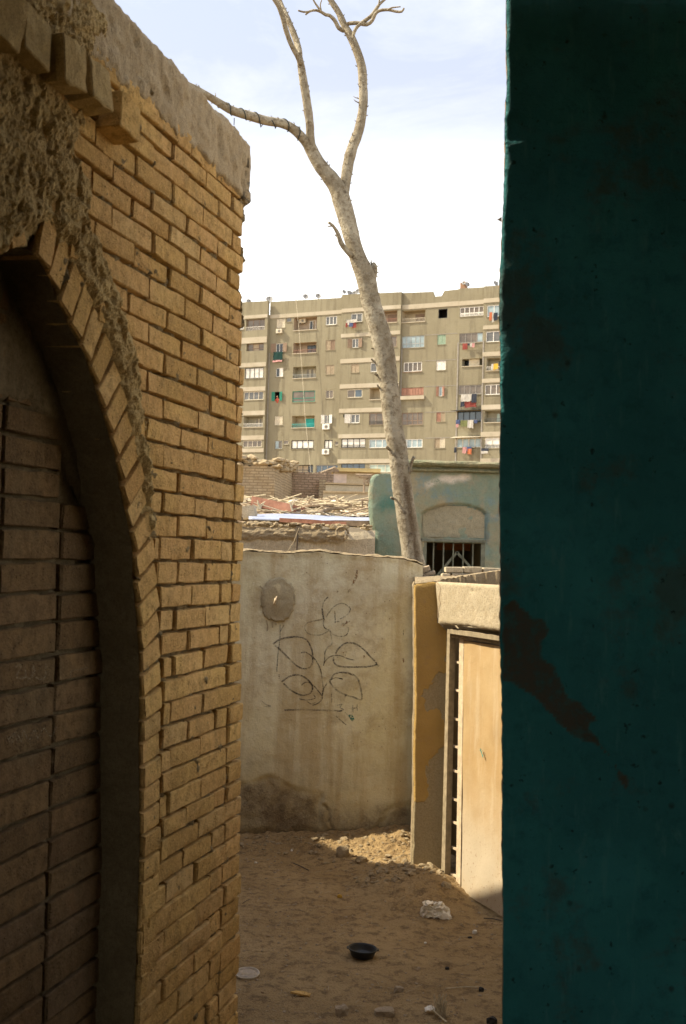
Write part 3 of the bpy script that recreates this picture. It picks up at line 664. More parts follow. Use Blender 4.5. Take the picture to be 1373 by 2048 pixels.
# ================================================================== GROUND
YW = 7.05                                                             # plane of the stained wall
def mound(x, y):
    """rubble banked against the far walls"""
    h = 0.0
    d = YW - y
    ridge = interp([(-1.2, .02), (-.35, .05), (0, .07), (.25, .10), (.42, .13), (.7, .1)], x)
    if y < YW + .3: h += ridge * sstep(.62 + .1 * noise.noise(Vector((x * 3, 0, 0))), .05, d)
    dd = math.hypot((x - .44), (y - 6.15) * .55); h += .10 * sstep(.42, .05, dd) * (1 if y < 7.2 else 0)
    return h
def ground_z(x, y):
    z = .018 * fbm(x * .8, y * .8, 1, 3) + .011 * fbm(x * 5, y * 5, 2, 5) - .010 * sstep(.25, .6, noise.noise(Vector((x * 6, y * 3.4, 14)))) + .0035 * noise.noise(Vector((x * 26, y * 26, 4))) + .002 * noise.noise(Vector((x * 70, y * 70, 4)))
    m = mound(x, y); z += m
    if m > .004: z += sstep(.004, .05, m) * (.018 * fbm(x * 14, y * 14, 9, 5) + .008 * noise.noise(Vector((x * 45, y * 45, 3))))
    return z
gx = [-400, -120, -40, -15, -6, -3, -1.8] + rng(-1.2, 1.5, .016) + [2.2, 3.5, 6, 15, 40, 120, 400]
gy = [-400, -100, -20, -5, 0, 2] + rng(3.2, 7.3, .018) + [7.8, 9, 12, 20, 40, 80, 160, 300, 900]
v, f, at = sheet(gx, gy, lambda x, y: ((x, y, ground_z(x, y) if -1.3 < x < 1.6 and 3 < y < 7.4 else 0.0), True))
tag(link('ground', mesh('ground', v, f, True), MAT['dirt']), kind='structure')
def gpt(px, py):
    p = on_ground(px, py, 0)
    for _ in range(4): p = on_ground(px, py, ground_z(p.x, p.y))
    return p
# loose gravel and crumbs of plaster
def pebble(r, seed, flat=.6, n=1):
    bm = bmesh.new(); bmesh.ops.create_icosphere(bm, subdivisions=n, radius=r)
    for q in bm.verts:
        k = 1 + .35 * noise.noise(q.co / r * 1.3 + Vector((seed, 0, 0))) + .12 * noise.noise(q.co / r * 3.1 + Vector((seed, 9, 0)))
        q.co *= k; q.co.z *= flat
    vv = [q.co.copy() for q in bm.verts]; ff = [tuple(q.index for q in p.verts) for p in bm.faces]; bm.free(); return vv, ff
PEB = [pebble(1, s_ * 3.7, random.uniform(.4, .8)) for s_ in range(12)]
g1, g2, g3 = MB(), MB(), MB()
for i in range(6500):
    x, y = random.uniform(-1.0, 1.3), random.uniform(3.7, 7.0)
    dens = .35 + noise.noise(Vector((x * 2, y * 2, 7)))
    if random.random() > dens + .25: continue
    r = .0016 + .006 * random.random() ** 4; vv, ff = random.choice(PEB); a = random.random() * 6.28
    M = Matrix.Translation((x, y, ground_z(x, y) + r * .15)) @ Matrix.Rotation(a, 4, 'Z') @ Matrix.Diagonal((r * random.uniform(.8, 1.6), r, r, 1))
    (g1 if random.random() < .62 else g2).add([M @ q for q in vv], ff)
for i in range(2600):
    x = random.uniform(-.75, .75); y = random.uniform(6.0, 7.0)
    if random.random() > mound(x, y) * 14: continue
    r = .0025 + .017 * random.random() ** 5; vv, ff = random.choice(PEB)
    M = Matrix.Translation((x, y, ground_z(x, y) + r * .2)) @ Matrix.Rotation(random.random() * 6.28, 4, 'Z') @ Matrix.Rotation(random.uniform(-.5, .5), 4, 'X') @ Matrix.Diagonal((r * random.uniform(.8, 1.7), r, r, 1))
    g3.add([M @ q for q in vv], ff)
tag(g1.build('gravel', MAT['stone']), kind='stuff'); tag(g2.build('dark_grit', MAT['core']), kind='stuff'); tag(g3.build('plaster_rubble', MAT['rubble']), kind='stuff')
# bits of straw lying about
sb = MB()
for i in range(260):
    x, y = random.uniform(-.8, 1.2), random.uniform(3.8, 7.0); a = random.random() * 3.14; L = random.uniform(.01, .045)
    z = ground_z(x, y) + .003; p = Vector((x, y, z)); d = Vector((math.cos(a), math.sin(a), random.uniform(-.1, .15))) * L
    sb.tube([p, p + d * .5 + Vector((0, 0, .002)), p + d], .0009, 4)
tag(sb.build('straw_litter', MAT['straw']), kind='stuff')

# --- things lying in the yard
def rock(name, px, py, size, label, m, flat=.6, sub=2, rz=0, seed=1, cat='stone', group=None, jag=1.0):
    p = gpt(px, py); vv, ff = pebble(1, seed, 1, sub)
    M = Matrix.Translation((p.x, p.y, p.z + size[2] * .32)) @ Matrix.Rotation(R(rz), 4, 'Z') @ Matrix.Diagonal((*size, 1))
    out = []
    for q in vv:
        q = Vector([max(-.84, min(.84, c * (1 + .45 * jag * noise.noise(q * 2 + Vector((seed, 2, 0)))))) for c in q]); out.append(q)
    mb = MB(); mb.add(out, ff); o = link(name, mb.mesh(name, False), m, None, M); o.matrix_world = M
    tag(o, label, cat, group); return o
rock('stone', 684, 2027, (.030, .024, .028), 'angular brown stone at the bottom edge of the yard, left of the larger flat one', MAT['stone'], seed=3)
rock('stone', 769, 2028, (.046, .028, .020), 'long flat brown stone at the bottom of the yard, below the round disc-like stone', MAT['stone'], seed=5, rz=12)
rock('stone', 798, 1983, (.024, .016, .017), 'small flat-topped round stone nearest the bundle of straw', MAT['stone'], seed=9)
rock('stone', 686, 1712, (.045, .03, .05), 'triangular plaster lump leaning at the foot of the stained wall in the sunlit patch', MAT['rubble'], seed=11)
rock('stone', 722, 1724, (.04, .03, .028), 'pale flattish lump on the sunlit mound under the wall drawing', MAT['rubble'], seed=14, rz=30)
rock('stone', 820, 1745, (.05, .03, .02), 'flat pale shard on the rubble mound at the pillar foot', MAT['rubble'], seed=17, rz=-20)
rock('stone', 893, 1776, (.03, .03, .026), 'rounded plaster lump in the gap at the bottom of the door frame', MAT['rubble'], seed=21)
rock('stone', 950, 1866, (.013, .010, .012), 'small pale grey pebble right of the black dish', MAT['white_bit'], seed=23)
rock('stone', 851, 1887, (.007, .006, .006), 'tiny white pebble between the black dish and the crumpled paper', MAT['white_bit'], seed=25)
rock('stone', 838, 1938, (.010, .008, .007), 'small brown pebble right below the black dish', MAT['stone'], seed=26)
rock('charred_lump', 895, 1938, (.011, .009, .008), 'small charred black lump right of the black dish', MAT['dark_bit'], seed=27, cat='lump')
rock('charred_lump', 963, 1982, (.013, .012, .014), 'black lump beside the teal wall, above the straw bundle', MAT['dark_bit'], seed=28, cat='lump')
rock('charred_lump', 984, 2046, (.024, .02, .02), 'dark lump cut by the bottom edge beside the teal wall', MAT['dark_bit'], seed=29, cat='lump')
rock('charred_lump', 940, 1876, (.012, .008, .006), 'dark chip below the small pale grey pebble', MAT['dark_bit'], seed=31, cat='lump')
rock('fruit_peel', 680, 1795, (.016, .013, .012), 'small yellow peel on the sand in the middle of the yard', MAT['yellow_bit'], seed=33, cat='peel', jag=2)
rock('white_scrap', 584, 1702, (.008, .008, .007), 'tiny white scrap on the ground at the foot of the stained wall, far left', MAT['white_bit'], seed=35, cat='scrap')
rock('white_scrap', 512, 1726, (.010, .006, .006), 'tiny white scrap close to the brick wall corner', MAT['white_bit'], seed=36, cat='scrap')
# broken tile sherd
p = gpt(602, 1993); mb = MB(); prof = [(-.043, .0), (-.02, .012), (.012, .014), (.040, .004), (.034, -.012), (.01, -.008), (-.018, -.004)]
mb.prism(prof, 0, .007, Matrix.Translation(p + Vector((0, 0, .008))) @ Matrix.Rotation(R(14), 4, 'X') @ Matrix.Rotation(R(6), 4, 'Y'))
tag(mb.build('tile_sherd', MAT['brick']), 'thin broken tile sherd lying on the sand at lower left of the yard', 'sherd')
# black dish
def lathe(name, prof, m, parent, n=40, wob=0.0):
    v = []; f = []
    for r, z in prof:
        for k in range(n):
            a = 2 * math.pi * k / n; rr = r * (1 + wob * noise.noise(Vector((math.cos(a) * 1.5, math.sin(a) * 1.5, z * 8)))); v.append((rr * math.cos(a), rr * math.sin(a), z))
    for i in range(len(prof) - 1):
        for k in range(n): f.append((i * n + k, i * n + (k + 1) % n, (i + 1) * n + (k + 1) % n, (i + 1) * n + k))
    return link(name, mesh(name, v, f, True), m, parent)
p = gpt(725, 1914)
bowl = empty('black_dish', Matrix.Translation((p.x, p.y, p.z + .004)) @ Matrix.Rotation(R(3), 4, 'Y'), 'shallow round black plastic dish on the sand in the middle of the yard', 'dish')
rb = .064
lathe('bowl', [(.001, .005), (rb * .74, .005), (rb * .82, .010), (rb * .95, .031), (rb * .97, .034), (rb * .93, .030), (rb * .79, .003), (rb * .74, 0), (.001, 0)], MAT['black_plastic'], bowl, wob=.02)
lathe('rim', [(rb * .95, .033), (rb * .98, .037), (rb * 1.02, .036), (rb * 1.02, .031), (rb * .97, .030), (rb * .95, .033)], MAT['black_plastic'], bowl, wob=.02)
mb = MB()
for s_ in (-1, 1): mb = MB(); mb.box(s_ * rb * 1.02 - .006, s_ * rb * 1.02 + .006, -.012, .012, .031, .035); mb.build('lug', MAT['black_plastic'], bowl)
# clear plastic lid
p = gpt(495, 1954); lid = empty('plastic_lid', Matrix.Translation((p.x, p.y, p.z + .012)) @ Matrix.Rotation(R(5), 4, 'X'), 'round clear plastic lid on the ground at the brick wall corner', 'lid')
lathe('lid_disc', [(.001, .004), (.018, .004), (.02, .006), (.034, .006), (.038, .001), (.046, .0), (.048, .006), (.0495, .006)], MAT['lid'], lid, wob=.03)
lathe('lid_rim', [(.0485, .004), (.0505, .008), (.0525, .004), (.0505, .001), (.0485, .004)], MAT['p_cream'], lid, wob=.03)
# crumpled paper bag: folded sheets
p = gpt(872, 1832)
cp = empty('crumpled_paper', Matrix.Translation(p), 'crumpled off-white paper bag on the ground in front of the door', 'paper')
def crumple(seed, sx, sy, sz, n=14):
    v = []; f = []
    for j in range(n + 1):
        for i in range(n + 1):
            u, w = i / n * 2 - 1, j / n * 2 - 1
            q = Vector((u * sx, w * sy, 0)); c = Vector((u * 1.7 + seed, w * 1.7, seed))
            cell = noise.cell_vector(Vector((u * 1.6 + seed + .4 * noise.noise(c), w * 1.6, seed)))
            q.z = sz * (1 - .75 * (u * u + w * w) / 1.6) + sz * .55 * noise.noise(c * 1.4) + .3 * sz * abs(noise.noise(c * 3))
            q.x += sx * .32 * noise.noise(c * 1.3 + Vector((5, 0, 0))); q.y += sy * .32 * noise.noise(c * 1.3 + Vector((0, 8, 0)))
            v.append(q)
    for j in range(n):
        for i in range(n): a = j * (n + 1) + i; f.append((a, a + 1, a + n + 2, a + n + 1))
    return v, f
for (sx, sy, sz, dx, dz, rx, ry, sd_) in ((.050, .040, .045, .016, .0, 25, 12, 3), (.042, .03, .045, -.03, .004, 45, -14, 7), (.024, .020, .05, -.034, .052, 72, -25, 12), (.034, .026, .04, .012, .034, 55, 18, 19)):
    v, f = crumple(sd_, sx, sy, sz); link('paper_fold', mesh('paper_fold', v, f), MAT['paper'], cp, Matrix.Translation((dx, 0, dz)) @ Matrix.Rotation(R(rx), 4, 'X') @ Matrix.Rotation(R(ry), 4, 'Y'))
# straw bundle with a white scrap
p = gpt(880, 2036); mb = MB()
for k in range(26):
    a = random.uniform(-.32, .28); L = random.uniform(.04, .10); lean = random.uniform(-.15, .5); b0 = p + Vector((random.uniform(-.018, .02), random.uniform(-.01, .02), .002))
    mb.tube([b0, b0 + Vector((a * L * .5, lean * L * .6, L * .45)), b0 + Vector((a * L * 1.2, lean * L, L * .9))], random.uniform(.0012, .0028), 5)
mb.tube([p + Vector((-.03, 0, .03)), p + Vector((.0, -.02, .012)), p + Vector((.022, -.05, .004))], .004, 6)
tag(mb.build('straw_bundle', MAT['straw']), 'small upright bunch of dry straw at the bottom of the yard near the teal wall', 'straw')
p = gpt(860, 2026); mb = MB(); vv, ff = crumple(31, .018, .014, .014, 8); mb.add([q + p + Vector((0, 0, .01)) for q in vv], ff)
tag(mb.build('white_paper_scrap', MAT['white_bit']), 'white crumpled scrap against the left side of the straw bunch', 'scrap')
for n_, (x0, y0, x1, y1, r, lab) in enumerate(((968, 1838, 1003, 1842, .003, 'dark twig on the sand below the sunlit door beside the teal wall'), (588, 1728, 618, 1742, .003, 'dark twig at the foot of the rubble mound on the left'), (890, 1979, 960, 1975, .002, 'thin pale straw stalk lying left of the black lump'), (745, 1691, 800, 1693, .004, 'dark stick lying at the very base of the stained wall'), (486, 1808, 500, 1800, .002, 'short twig beside the brick wall corner, above the lid'))):
    a, b = gpt(x0, y0), gpt(x1, y1); mb = MB(); c = (a + b) / 2 + Vector((0, 0, .006)); mb.tube([a + Vector((0, 0, .004)), c, b + Vector((0, 0, .004))], r, 6, wob=.3)
    tag(mb.build('twig', MAT['straw'] if n_ == 2 else MAT['rust']), lab, 'twig')

# ================================================================== STAINED PLASTER WALL at the end of the yard
FPW = frame(Vector((0, YW, 0)), Vector((1, 0, 0)))
pw = empty('plaster_wall', FPW, 'pale stained plaster wall with a charcoal flower drawing at the end of the yard', 'wall')
pp = lambda x, y: ((lambda h: (h.x, h.z))(at_y(x, y, YW)))
TOP = [pp(x, y) for x, y in [(300, 1104), (470, 1103), (500, 1103), (545, 1106), (575, 1108), (610, 1105), (650, 1104), (665, 1108), (700, 1111), (740, 1114), (790, 1117), (815, 1121), (836, 1127), (845, 1131)]]
XR = pp(846, 1135)[0]
DAMP = [pp(x, y) for x, y in [(380, 1540), (490, 1555), (540, 1548), (580, 1560), (620, 1580), (648, 1583), (655, 1640), (672, 1690), (700, 1676), (740, 1668), (757, 1640), (775, 1612), (812, 1602), (835, 1590), (850, 1750), (380, 1750)]]
CRK = [pp(x, y) for x, y in [(648, 1610), (657, 1622), (657, 1640), (664, 1655), (668, 1672), (673, 1684)]]
CRK2 = [pp(x, y) for x, y in [(755, 1690), (758, 1650), (764, 1628), (778, 1622)]]
SPLAT = pp(557, 1199)
def pwf(x, z):
    zt = interp(TOP, x) + .006 * noise.noise(Vector((x * 30, 0, 2)))
    zz = min(z, zt); d = sdist(DAMP, x, zz) + .035 * noise.noise(Vector((x * 7, zz * 7, 3)))
    w = .010 * fbm(x * 1.6, zz * 1.6, 5, 4) + .0025 * fbm(x * 14, zz * 14, 6, 4) - .012 * sstep(0, .03, d) * (1 + .8 * noise.noise(Vector((x * 16, zz * 12, 1))))
    if zz < .75:
        c = min(pdist(CRK, x, zz, False), pdist(CRK2, x, zz, False) + .004)
        w -= .02 * math.exp(-(c / .006) ** 2)
    w -= .020 * sstep(.10, 0, zz)
    rr = math.hypot(x - SPLAT[0], (zz - SPLAT[1]) * .86); th = math.atan2(zz - SPLAT[1], x - SPLAT[0])
    w += .012 * sstep(.028, 0, zt - zz) * (0.6 + noise.noise(Vector((x * 18, 3, 3))))          # lip of mud on top
    stain = .7 * sstep(.55, .0, zt - zz) * max(0, .35 + noise.noise(Vector((x * 5, zz * .8, 4)))) + .6 * max(0, noise.noise(Vector((x * 2.2, zz * 2.2, 14))) )
    damp = max(.80 * sstep(-.06, .08, d), .75 * sstep(.60, .05, zz), .9 * sstep(.06, .0, zz))
    damp = max(damp, .45 * sstep(1.0, .35, zz))
    return (x, zz, w), z <= zt + .03, {'damp': min(1, damp), 'stain': min(1, stain)}
v, f, at = sheet(rng(-1.75, XR, .012), rng(-.05, 1.84, .012), pwf)
link('plaster_face', mesh('plaster_face', v, f, True, at), MAT['plaster_wall'], pw)
mb = MB(); xs_ = rng(-1.75, XR, .02)
for (zf, zb) in ((.002, -.24),):
    v = []; f = []
    prof = [(-.02, 0), (.004, .006), (-.01, .014), (-.06, .016), (-.13, .010), (-.20, .004), (-.245, -.02)]
    for x in xs_:
        zt = interp(TOP, x) + .006 * noise.noise(Vector((x * 30, 0, 2)))
        v.append((x, -.05, -.02))
        for w, dz in prof: v.append((x, zt + dz + .010 * noise.noise(Vector((x * 12, w * 20, 1))) + .006 * noise.noise(Vector((x * 50, w * 40, 1))), w + .006 * noise.noise(Vector((x * 25, 5, w * 9)))))
        v.append((x, -.05, -.245))
    n = len(prof) + 2
    for i in range(len(xs_) - 1):
        for k in range(1, n - 1):
            if k == 0: continue
            f.append((i * n + k, (i + 1) * n + k, (i + 1) * n + k + 1, i * n + k + 1))
    e = (len(xs_) - 1) * n; f.append([e + k for k in range(n)])
    link('wall_top', mesh('wall_top', v, f, False), MAT['rubble'], pw)
# rough cement patch with its stub of pipe
cpch = MB(); v = []; f = []; rings = [0, .25, .5, .7, .85, .95, 1.0, 1.06]; N = 64
rx, rz = 33.5 / 2276 * YW, 43 / 2276 * YW
for i, r in enumerate(rings):
    for k in range(N):
        a = 2 * math.pi * k / N; e = 1 + .05 * noise.noise(Vector((math.cos(a) * 2.2, math.sin(a) * 2.2, 5))) + (.10 * noise.noise(Vector((math.cos(a) * 9, math.sin(a) * 9, 5))) + .05 * noise.noise(Vector((math.cos(a) * 30, math.sin(a) * 30, 5))) if i > 3 else 0)
        x, z = SPLAT[0] + rx * r * e * math.cos(a), SPLAT[1] + rz * r * e * math.sin(a)
        w = .024 - .012 * r * r + .003 * math.sin(r * 26 + a * 1.5) + .003 * noise.noise(Vector((x * 40, z * 40, 2))); w = w if i < 7 else -.01
        v.append((x, z, w + .003))
for i in range(len(rings) - 1):
    for k in range(N): f.append((i * N + k, i * N + (k + 1) % N, (i + 1) * N + (k + 1) % N, (i + 1) * N + k)[::-1])
cpo = link('cement_patch', mesh('cement_patch', v, f, True), MAT['cement'], pw)
mb = MB(); sx_, sz_ = pp(551, 1203); mb.tube([(sx_, sz_ - .01, .01), (sx_ - .002, sz_ - .012, .045), (sx_ + .004, sz_ + .02, .052)], .007, 10); mb.tube([(sx_ + .002, sz_ + .0, .047), (sx_ + .012, sz_ + .034, .046)], [.007, .004], 8)
link('pipe_stub', mb.mesh('pipe_stub', True), MAT['metal_pale'], cpo)
mb = ribbon([[(533, 1240), (536, 1252), (535, 1262)], [(545, 1243), (546, 1255)], [(551, 1243), (553, 1250)], [(520, 1172), (527, 1178)]], pp, .010, .013, .5); mb.build('cement_drip', MAT['cement'], pw)
c5 = lambda x, y: pp(480 + x / 3.711, 1090 + y / 3.711)
DRAW = [[(655, 385), (625, 420), (612, 470), (615, 520), (630, 560)], [(640, 535), (670, 490), (710, 450), (760, 432), (805, 455), (820, 480), (800, 515), (745, 550)], [(707, 520), (708, 578)], [(720, 572), (740, 565)],
        [(615, 552), (560, 562), (500, 580), (483, 610), (495, 645), (530, 665), (590, 668), (640, 650), (665, 630)], [(615, 480), (622, 540), (622, 600), (645, 625), (668, 630)],
        [(672, 635), (690, 660), (740, 678), (790, 668), (808, 630), (805, 610)], [(668, 635), (680, 680), (683, 735), (650, 760), (632, 800), (630, 850), (622, 895)],
        [(455, 800), (485, 795), (520, 812), (560, 850), (590, 900), (605, 950), (612, 1000)], [(620, 893), (640, 855), (680, 825), (740, 820), (800, 842), (850, 855)],
        [(455, 1045), (475, 1025), (515, 1020), (560, 1055), (600, 1105), (612, 1140), (580, 1175), (540, 1190)], [(668, 1005), (710, 985), (765, 995)], [(612, 1000), (620, 1060), (615, 1120)], [(650, 1025), (625, 1060), (612, 1110)]]
HEAVY = [[(248, 735), (300, 700), (380, 683), (440, 682), (490, 700), (520, 740), (540, 800), (540, 870), (520, 905), (480, 918), (430, 900), (370, 845), (310, 785), (262, 745)],
         [(712, 805), (740, 760), (790, 728), (850, 730), (910, 765), (970, 830), (1015, 882), (950, 903), (870, 905), (790, 905), (730, 897), (700, 870), (695, 830)], [(1008, 880), (1035, 900)],
         [(312, 1015), (360, 980), (420, 963), (480, 980), (525, 1020), (540, 1065), (520, 1100), (470, 1115), (420, 1100), (360, 1060), (325, 1025)],
         [(670, 1005), (700, 960), (750, 945), (820, 955), (870, 985), (895, 1050), (905, 1145), (850, 1130), (780, 1110), (720, 1075), (680, 1035), (668, 1005)],
         [(330, 1225), (450, 1221), (600, 1227), (760, 1230)], [(780, 1130), (790, 1110)]]
SCR = [[(725, 1190), (760, 1180), (745, 1205), (770, 1220), (735, 1235)], [(838, 1185), (842, 1240)], [(870, 1180), (872, 1230)], [(838, 1212), (873, 1206)], [(680, 1100), (683, 1170)], [(440, 1140), (500, 1150), (560, 1135), (545, 1110)], [(715, 1270), (760, 1310), (790, 1335)],
       [(160, 1150), (190, 1180), (230, 1195), (180, 1200)], [(330, 590), (300, 640)], [(1217, 628), (1213, 668)], [(780, 1240), (800, 1260)], [(500, 1160), (530, 1180), (560, 1170)], [(300, 590), (298, 700), (285, 800), (275, 940)]]
lift = .0205
def plift(mb, add):
    for q in mb.v:
        r_ = pwf(q.x, q.y)[0]; q.z = r_[2] + add
    return mb
plift(ribbon(DRAW, c5, .0065, 0), .0022).build('charcoal_drawing', MAT['charcoal'], pw)
plift(ribbon(HEAVY, c5, .0095, 0), .0024).build('charcoal_leaves', MAT['charcoal'], pw)
plift(ribbon(SCR, c5, .0055, 0), .0026).build('charcoal_scribble', MAT['charcoal'], pw)
plift(ribbon([[(870, 185), (865, 230), (835, 300)], [(820, 330), (805, 350), (808, 356)], [(705, 490), (708, 515)], [(725, 340), (728, 352)], [(760, 595), (790, 580), (800, 565)], [(920, 820), (926, 838)], [(290, 960), (290, 990)], [(1210, 840), (1220, 870)]], c5, .011, 0, .9), .002).build('rust_stain', MAT['rustmark'], pw)
plift(ribbon([[(815, 1258), (830, 1280), (843, 1302)], [(822, 1262), (832, 1290)]], c5, .02, 0, .9), .0028).build('green_smear', MAT['greenmark'], pw)

# ================================================================== GATEWAY: pillar, lintel, door
YP = 6.2
gate = empty('gateway', Matrix.Translation((.5, YP, 0)), 'low gateway with ochre pillar and pale sunlit lintel at the right of the yard', 'gateway')
GI = gate.matrix_world.inverted()
def gp(x, y, yy=YP): return at_y(x, y, yy)
LE = [(z_.z, z_.x) for z_ in [gp(x, y) for x, y in [(822, 1790), (824, 1705), (826, 1690), (825, 1660), (828, 1600), (827, 1500), (830, 1400), (829, 1300), (829, 1200), (828, 1172), (832, 1166)]]]
RE = [(z_.z, z_.x) for z_ in [gp(x, y) for x, y in [(884, 1800), (885, 1770), (886, 1700), (889, 1560), (891, 1400), (892, 1262), (880, 1250), (877, 1248), (872, 1165), (866, 1162)]]]
LE.sort(); RE.sort()
zt1, zt2 = gp(829, 1168).z, gp(872, 1163).z
BAREP = [(gp(x, y).x, gp(x, y).z) for x, y in [(895, 1330), (878, 1350), (868, 1370), (850, 1378), (845, 1395), (855, 1420), (878, 1425), (895, 1450), (895, 1480), (880, 1500), (865, 1515), (852, 1540), (856, 1590), (850, 1605), (838, 1606), (826, 1600), (800, 1800), (920, 1800), (900, 1300)]]
def pilf(s_, z):
    zt = lerp(zt1, zt2, s_) - .01 * sstep(.1, 0, s_) - .006 * sstep(.9, 1, s_); zz = min(z, zt)
    xl = interp(LE, zz) + .003 * noise.noise(Vector((0, zz * 40, 1))) + .0015 * noise.noise(Vector((0, zz * 120, 1))); x = lerp(xl, interp(RE, zz) + .004, s_)
    e = sstep(.07, 0, s_); w = .004 * fbm(x * 6, zz * 6, 3, 4) - .012 * e * e
    b = sdist(BAREP, x, zz) + .030 * noise.noise(Vector((x * 16, zz * 16, 1))) + .014 * noise.noise(Vector((x * 55, zz * 45, 1))); w -= .003 * sstep(0, .006, b)
    w += -.006 * sstep(.02, 0, zt - zz)
    return (x, YP - w, zz), z <= zt + .04, {'bare': sstep(-.02, .02, b)}
v, f, at = sheet([0, .015, .03, .05, .08] + rng(.12, 1, .05), rng(-.05, 1.7, .016), pilf)
v = [GI @ Vector(q) for q in v]
link('pillar_front', mesh('pillar_front', v, f, True, at), MAT['ochre'], gate)
def pside(s_, z):
    zt = lerp(zt1, zt1 + .03, s_); zz = min(z, zt); xl = interp(LE, zz) + .003 * noise.noise(Vector((0, zz * 40, 1))) + .0015 * noise.noise(Vector((0, zz * 120, 1)))
    yy = YP + .012 + s_ * .86; x = xl * (1 + .132 * s_) - .006 + .006 * noise.noise(Vector((s_ * 3, zz * 12, 6)))* min(1, 6*s_) + .006 * sstep(.3, 0, s_) * 0
    if s_ == 0: x = xl + .001
    return (x, yy, zz), z <= zt + .04
v, f, at = sheet([0, .02, .1, .2, .4, .6, .8, 1], rng(-.05, 1.7, .02), pside)
link('pillar_side', mesh('pillar_side', [GI @ Vector(q) for q in v], f, True), MAT['rubble'], gate)
# rough top of the pillar and wall stump behind it
v = []; f = []; ys = rng(0, .86, .03); ss = rng(0, 1, .08)
for j, q in enumerate(ys):
    for s_ in ss:
        xl = interp(LE, zt1); x = lerp(xl * (1 + .15 * q), interp(RE, zt2 - .01) + q * .35, s_)
        v.append(GI @ Vector((x, YP + .008 + q, lerp(zt1, zt2, s_) + .002 + .012 * (j > 0) * (.5 + fbm(x * 12, q * 12, 3, 4)) + .02 * q)))
ns = len(ss)
for j in range(len(ys) - 1):
    for i in range(ns - 1): a = j * ns + i; f.append((a, a + 1, a + ns + 1, a + ns))
link('pillar_top', mesh('pillar_top', v, f, False), MAT['rubble'], gate)
# door plane
ED = Vector((.402, -.915, 0)).normalized(); ND_ = ED.cross(Vector((0, 0, 1))).normalized()
PD = gp(871, 1200); PD.z = 0
FD = frame(PD, ED)
def dp(x, y, off=0.0):
    h = hit(x, y, PD + ND_ * off, ND_); return (h - PD).dot(ED), h.z
REC = -.075
lt = [dp(871, 1163), dp(1001, 1170), dp(1060, 1172)]; lb = [dp(878, 1249), dp(905, 1251), dp(935, 1253), dp(960, 1258), dp(1001, 1263), dp(1060, 1269)]
def linf(s_, q):
    x = s_; t_ = interp([(a, b) for a, b in lt], x); b_ = interp([(a, b) for a, b in lb], x) + .006 * noise.noise(Vector((x * 30, 1, 1))) + .003 * noise.noise(Vector((x * 90, 1, 1)))
    z = lerp(b_, t_, q); xx = x + (lerp(lb[0][0], lt[0][0], q) - lt[0][0]) * sstep(.12, 0, x)
    w = .004 * fbm(xx * 4, z * 4, 2, 4) - .012 * sstep(.06, 0, q) - .010 * sstep(.95, 1, q)
    dx, dz = dp(943, 1178); w -= .012 * math.exp(-(((xx - dx) / .035) ** 2 + ((z - dz) / .02) ** 2)) * (.6 + noise.noise(Vector((xx * 60, z * 60, 1))))
    return (xx, z, w), True
v, f, at = sheet([0, .004, .01] + rng(.02, .95, .014), rng(0, 1, .04), linf)
lin = link('lintel', mesh('lintel', v, f, True), MAT['lintel'], gate, GI @ FD)
mb = MB(); mb.box(.004, .95, lb[0][1] + .006, lt[0][1] - .012, -.24, -.012); mb.build('lintel_core', MAT['lintel'], lin)
mb = MB()
mb = ribbon([[(874, 1163), (882, 1175), (879, 1195), (882, 1207), (878, 1215), (877, 1235)]], lambda x, y: dp(x, y), .004, .004, .6); mb.build('lintel_crack', MAT['core'], lin)
def drect(mb, x0a, x1a, ya, x0b, x1b, yb, off, th):
    """quad prism from picture corners: top edge (x0a..x1a at ya) and bottom edge (x0b..x1b at yb)"""
    a, b, c, d = dp(x0a, ya, off), dp(x1a, ya, off), dp(x1b, yb, off), dp(x0b, yb, off)
    mb.prism([d, c, b, a], off - th, off); return mb
M_D = GI @ FD
# the opening's back: inner ochre wall seen through the gap, and threshold low down, near-black to paint the shade there
mb = MB(); a = dp(895, 1262, REC - .16); b = dp(1060, 1262, REC - .16); mb.box(a[0] - .05, b[0], .10, a[1] + .05, REC - .22, REC - .16); mb.build('inner_jamb', MAT['ochre2'] if 'ochre2' in MAT else MAT['recess'], gate, mw=M_D)
mb = MB(); mb.box(a[0] - .05, b[0], -.03, .10, REC - .5, REC - .3); mb.build('under_door_shade', MAT['dark'], gate, mw=M_D)
door = empty('metal_door', FD, 'tall sheet metal door leaf faded orange with welded side bars, hung in the gateway', 'door')
drect(MB(), 894.5, 900.5, 1262, 882, 889.5, 1772, REC + .03, .035).build('frame_post', MAT['metal_frame'], door, bevel=.002)
mb = MB(); a = dp(895, 1256, REC + .045); b = dp(1060, 1280, REC + .045); c = dp(1060, 1291, REC + .045); d = dp(895, 1266.5, REC + .045); mb.prism([d, c, b, a], REC, REC + .045); mb.build('frame_head', MAT['metal_frame'], door, bevel=.002)
mb = MB(); a = dp(899, 1266.5, REC + .02); b = dp(1060, 1290, REC + .02); c = dp(1060, 1299, REC + .02); d = dp(899, 1274, REC + .02); mb.prism([d, c, b, a], REC - .03, REC + .02); mb.build('frame_lip', MAT['metal_frame'], door, bevel=.002)
drect(MB(), 919, 928, 1272, 912, 921, 1777, REC + .004, .03).build('leaf_stile', MAT['metal_pale'], door, bevel=.002)
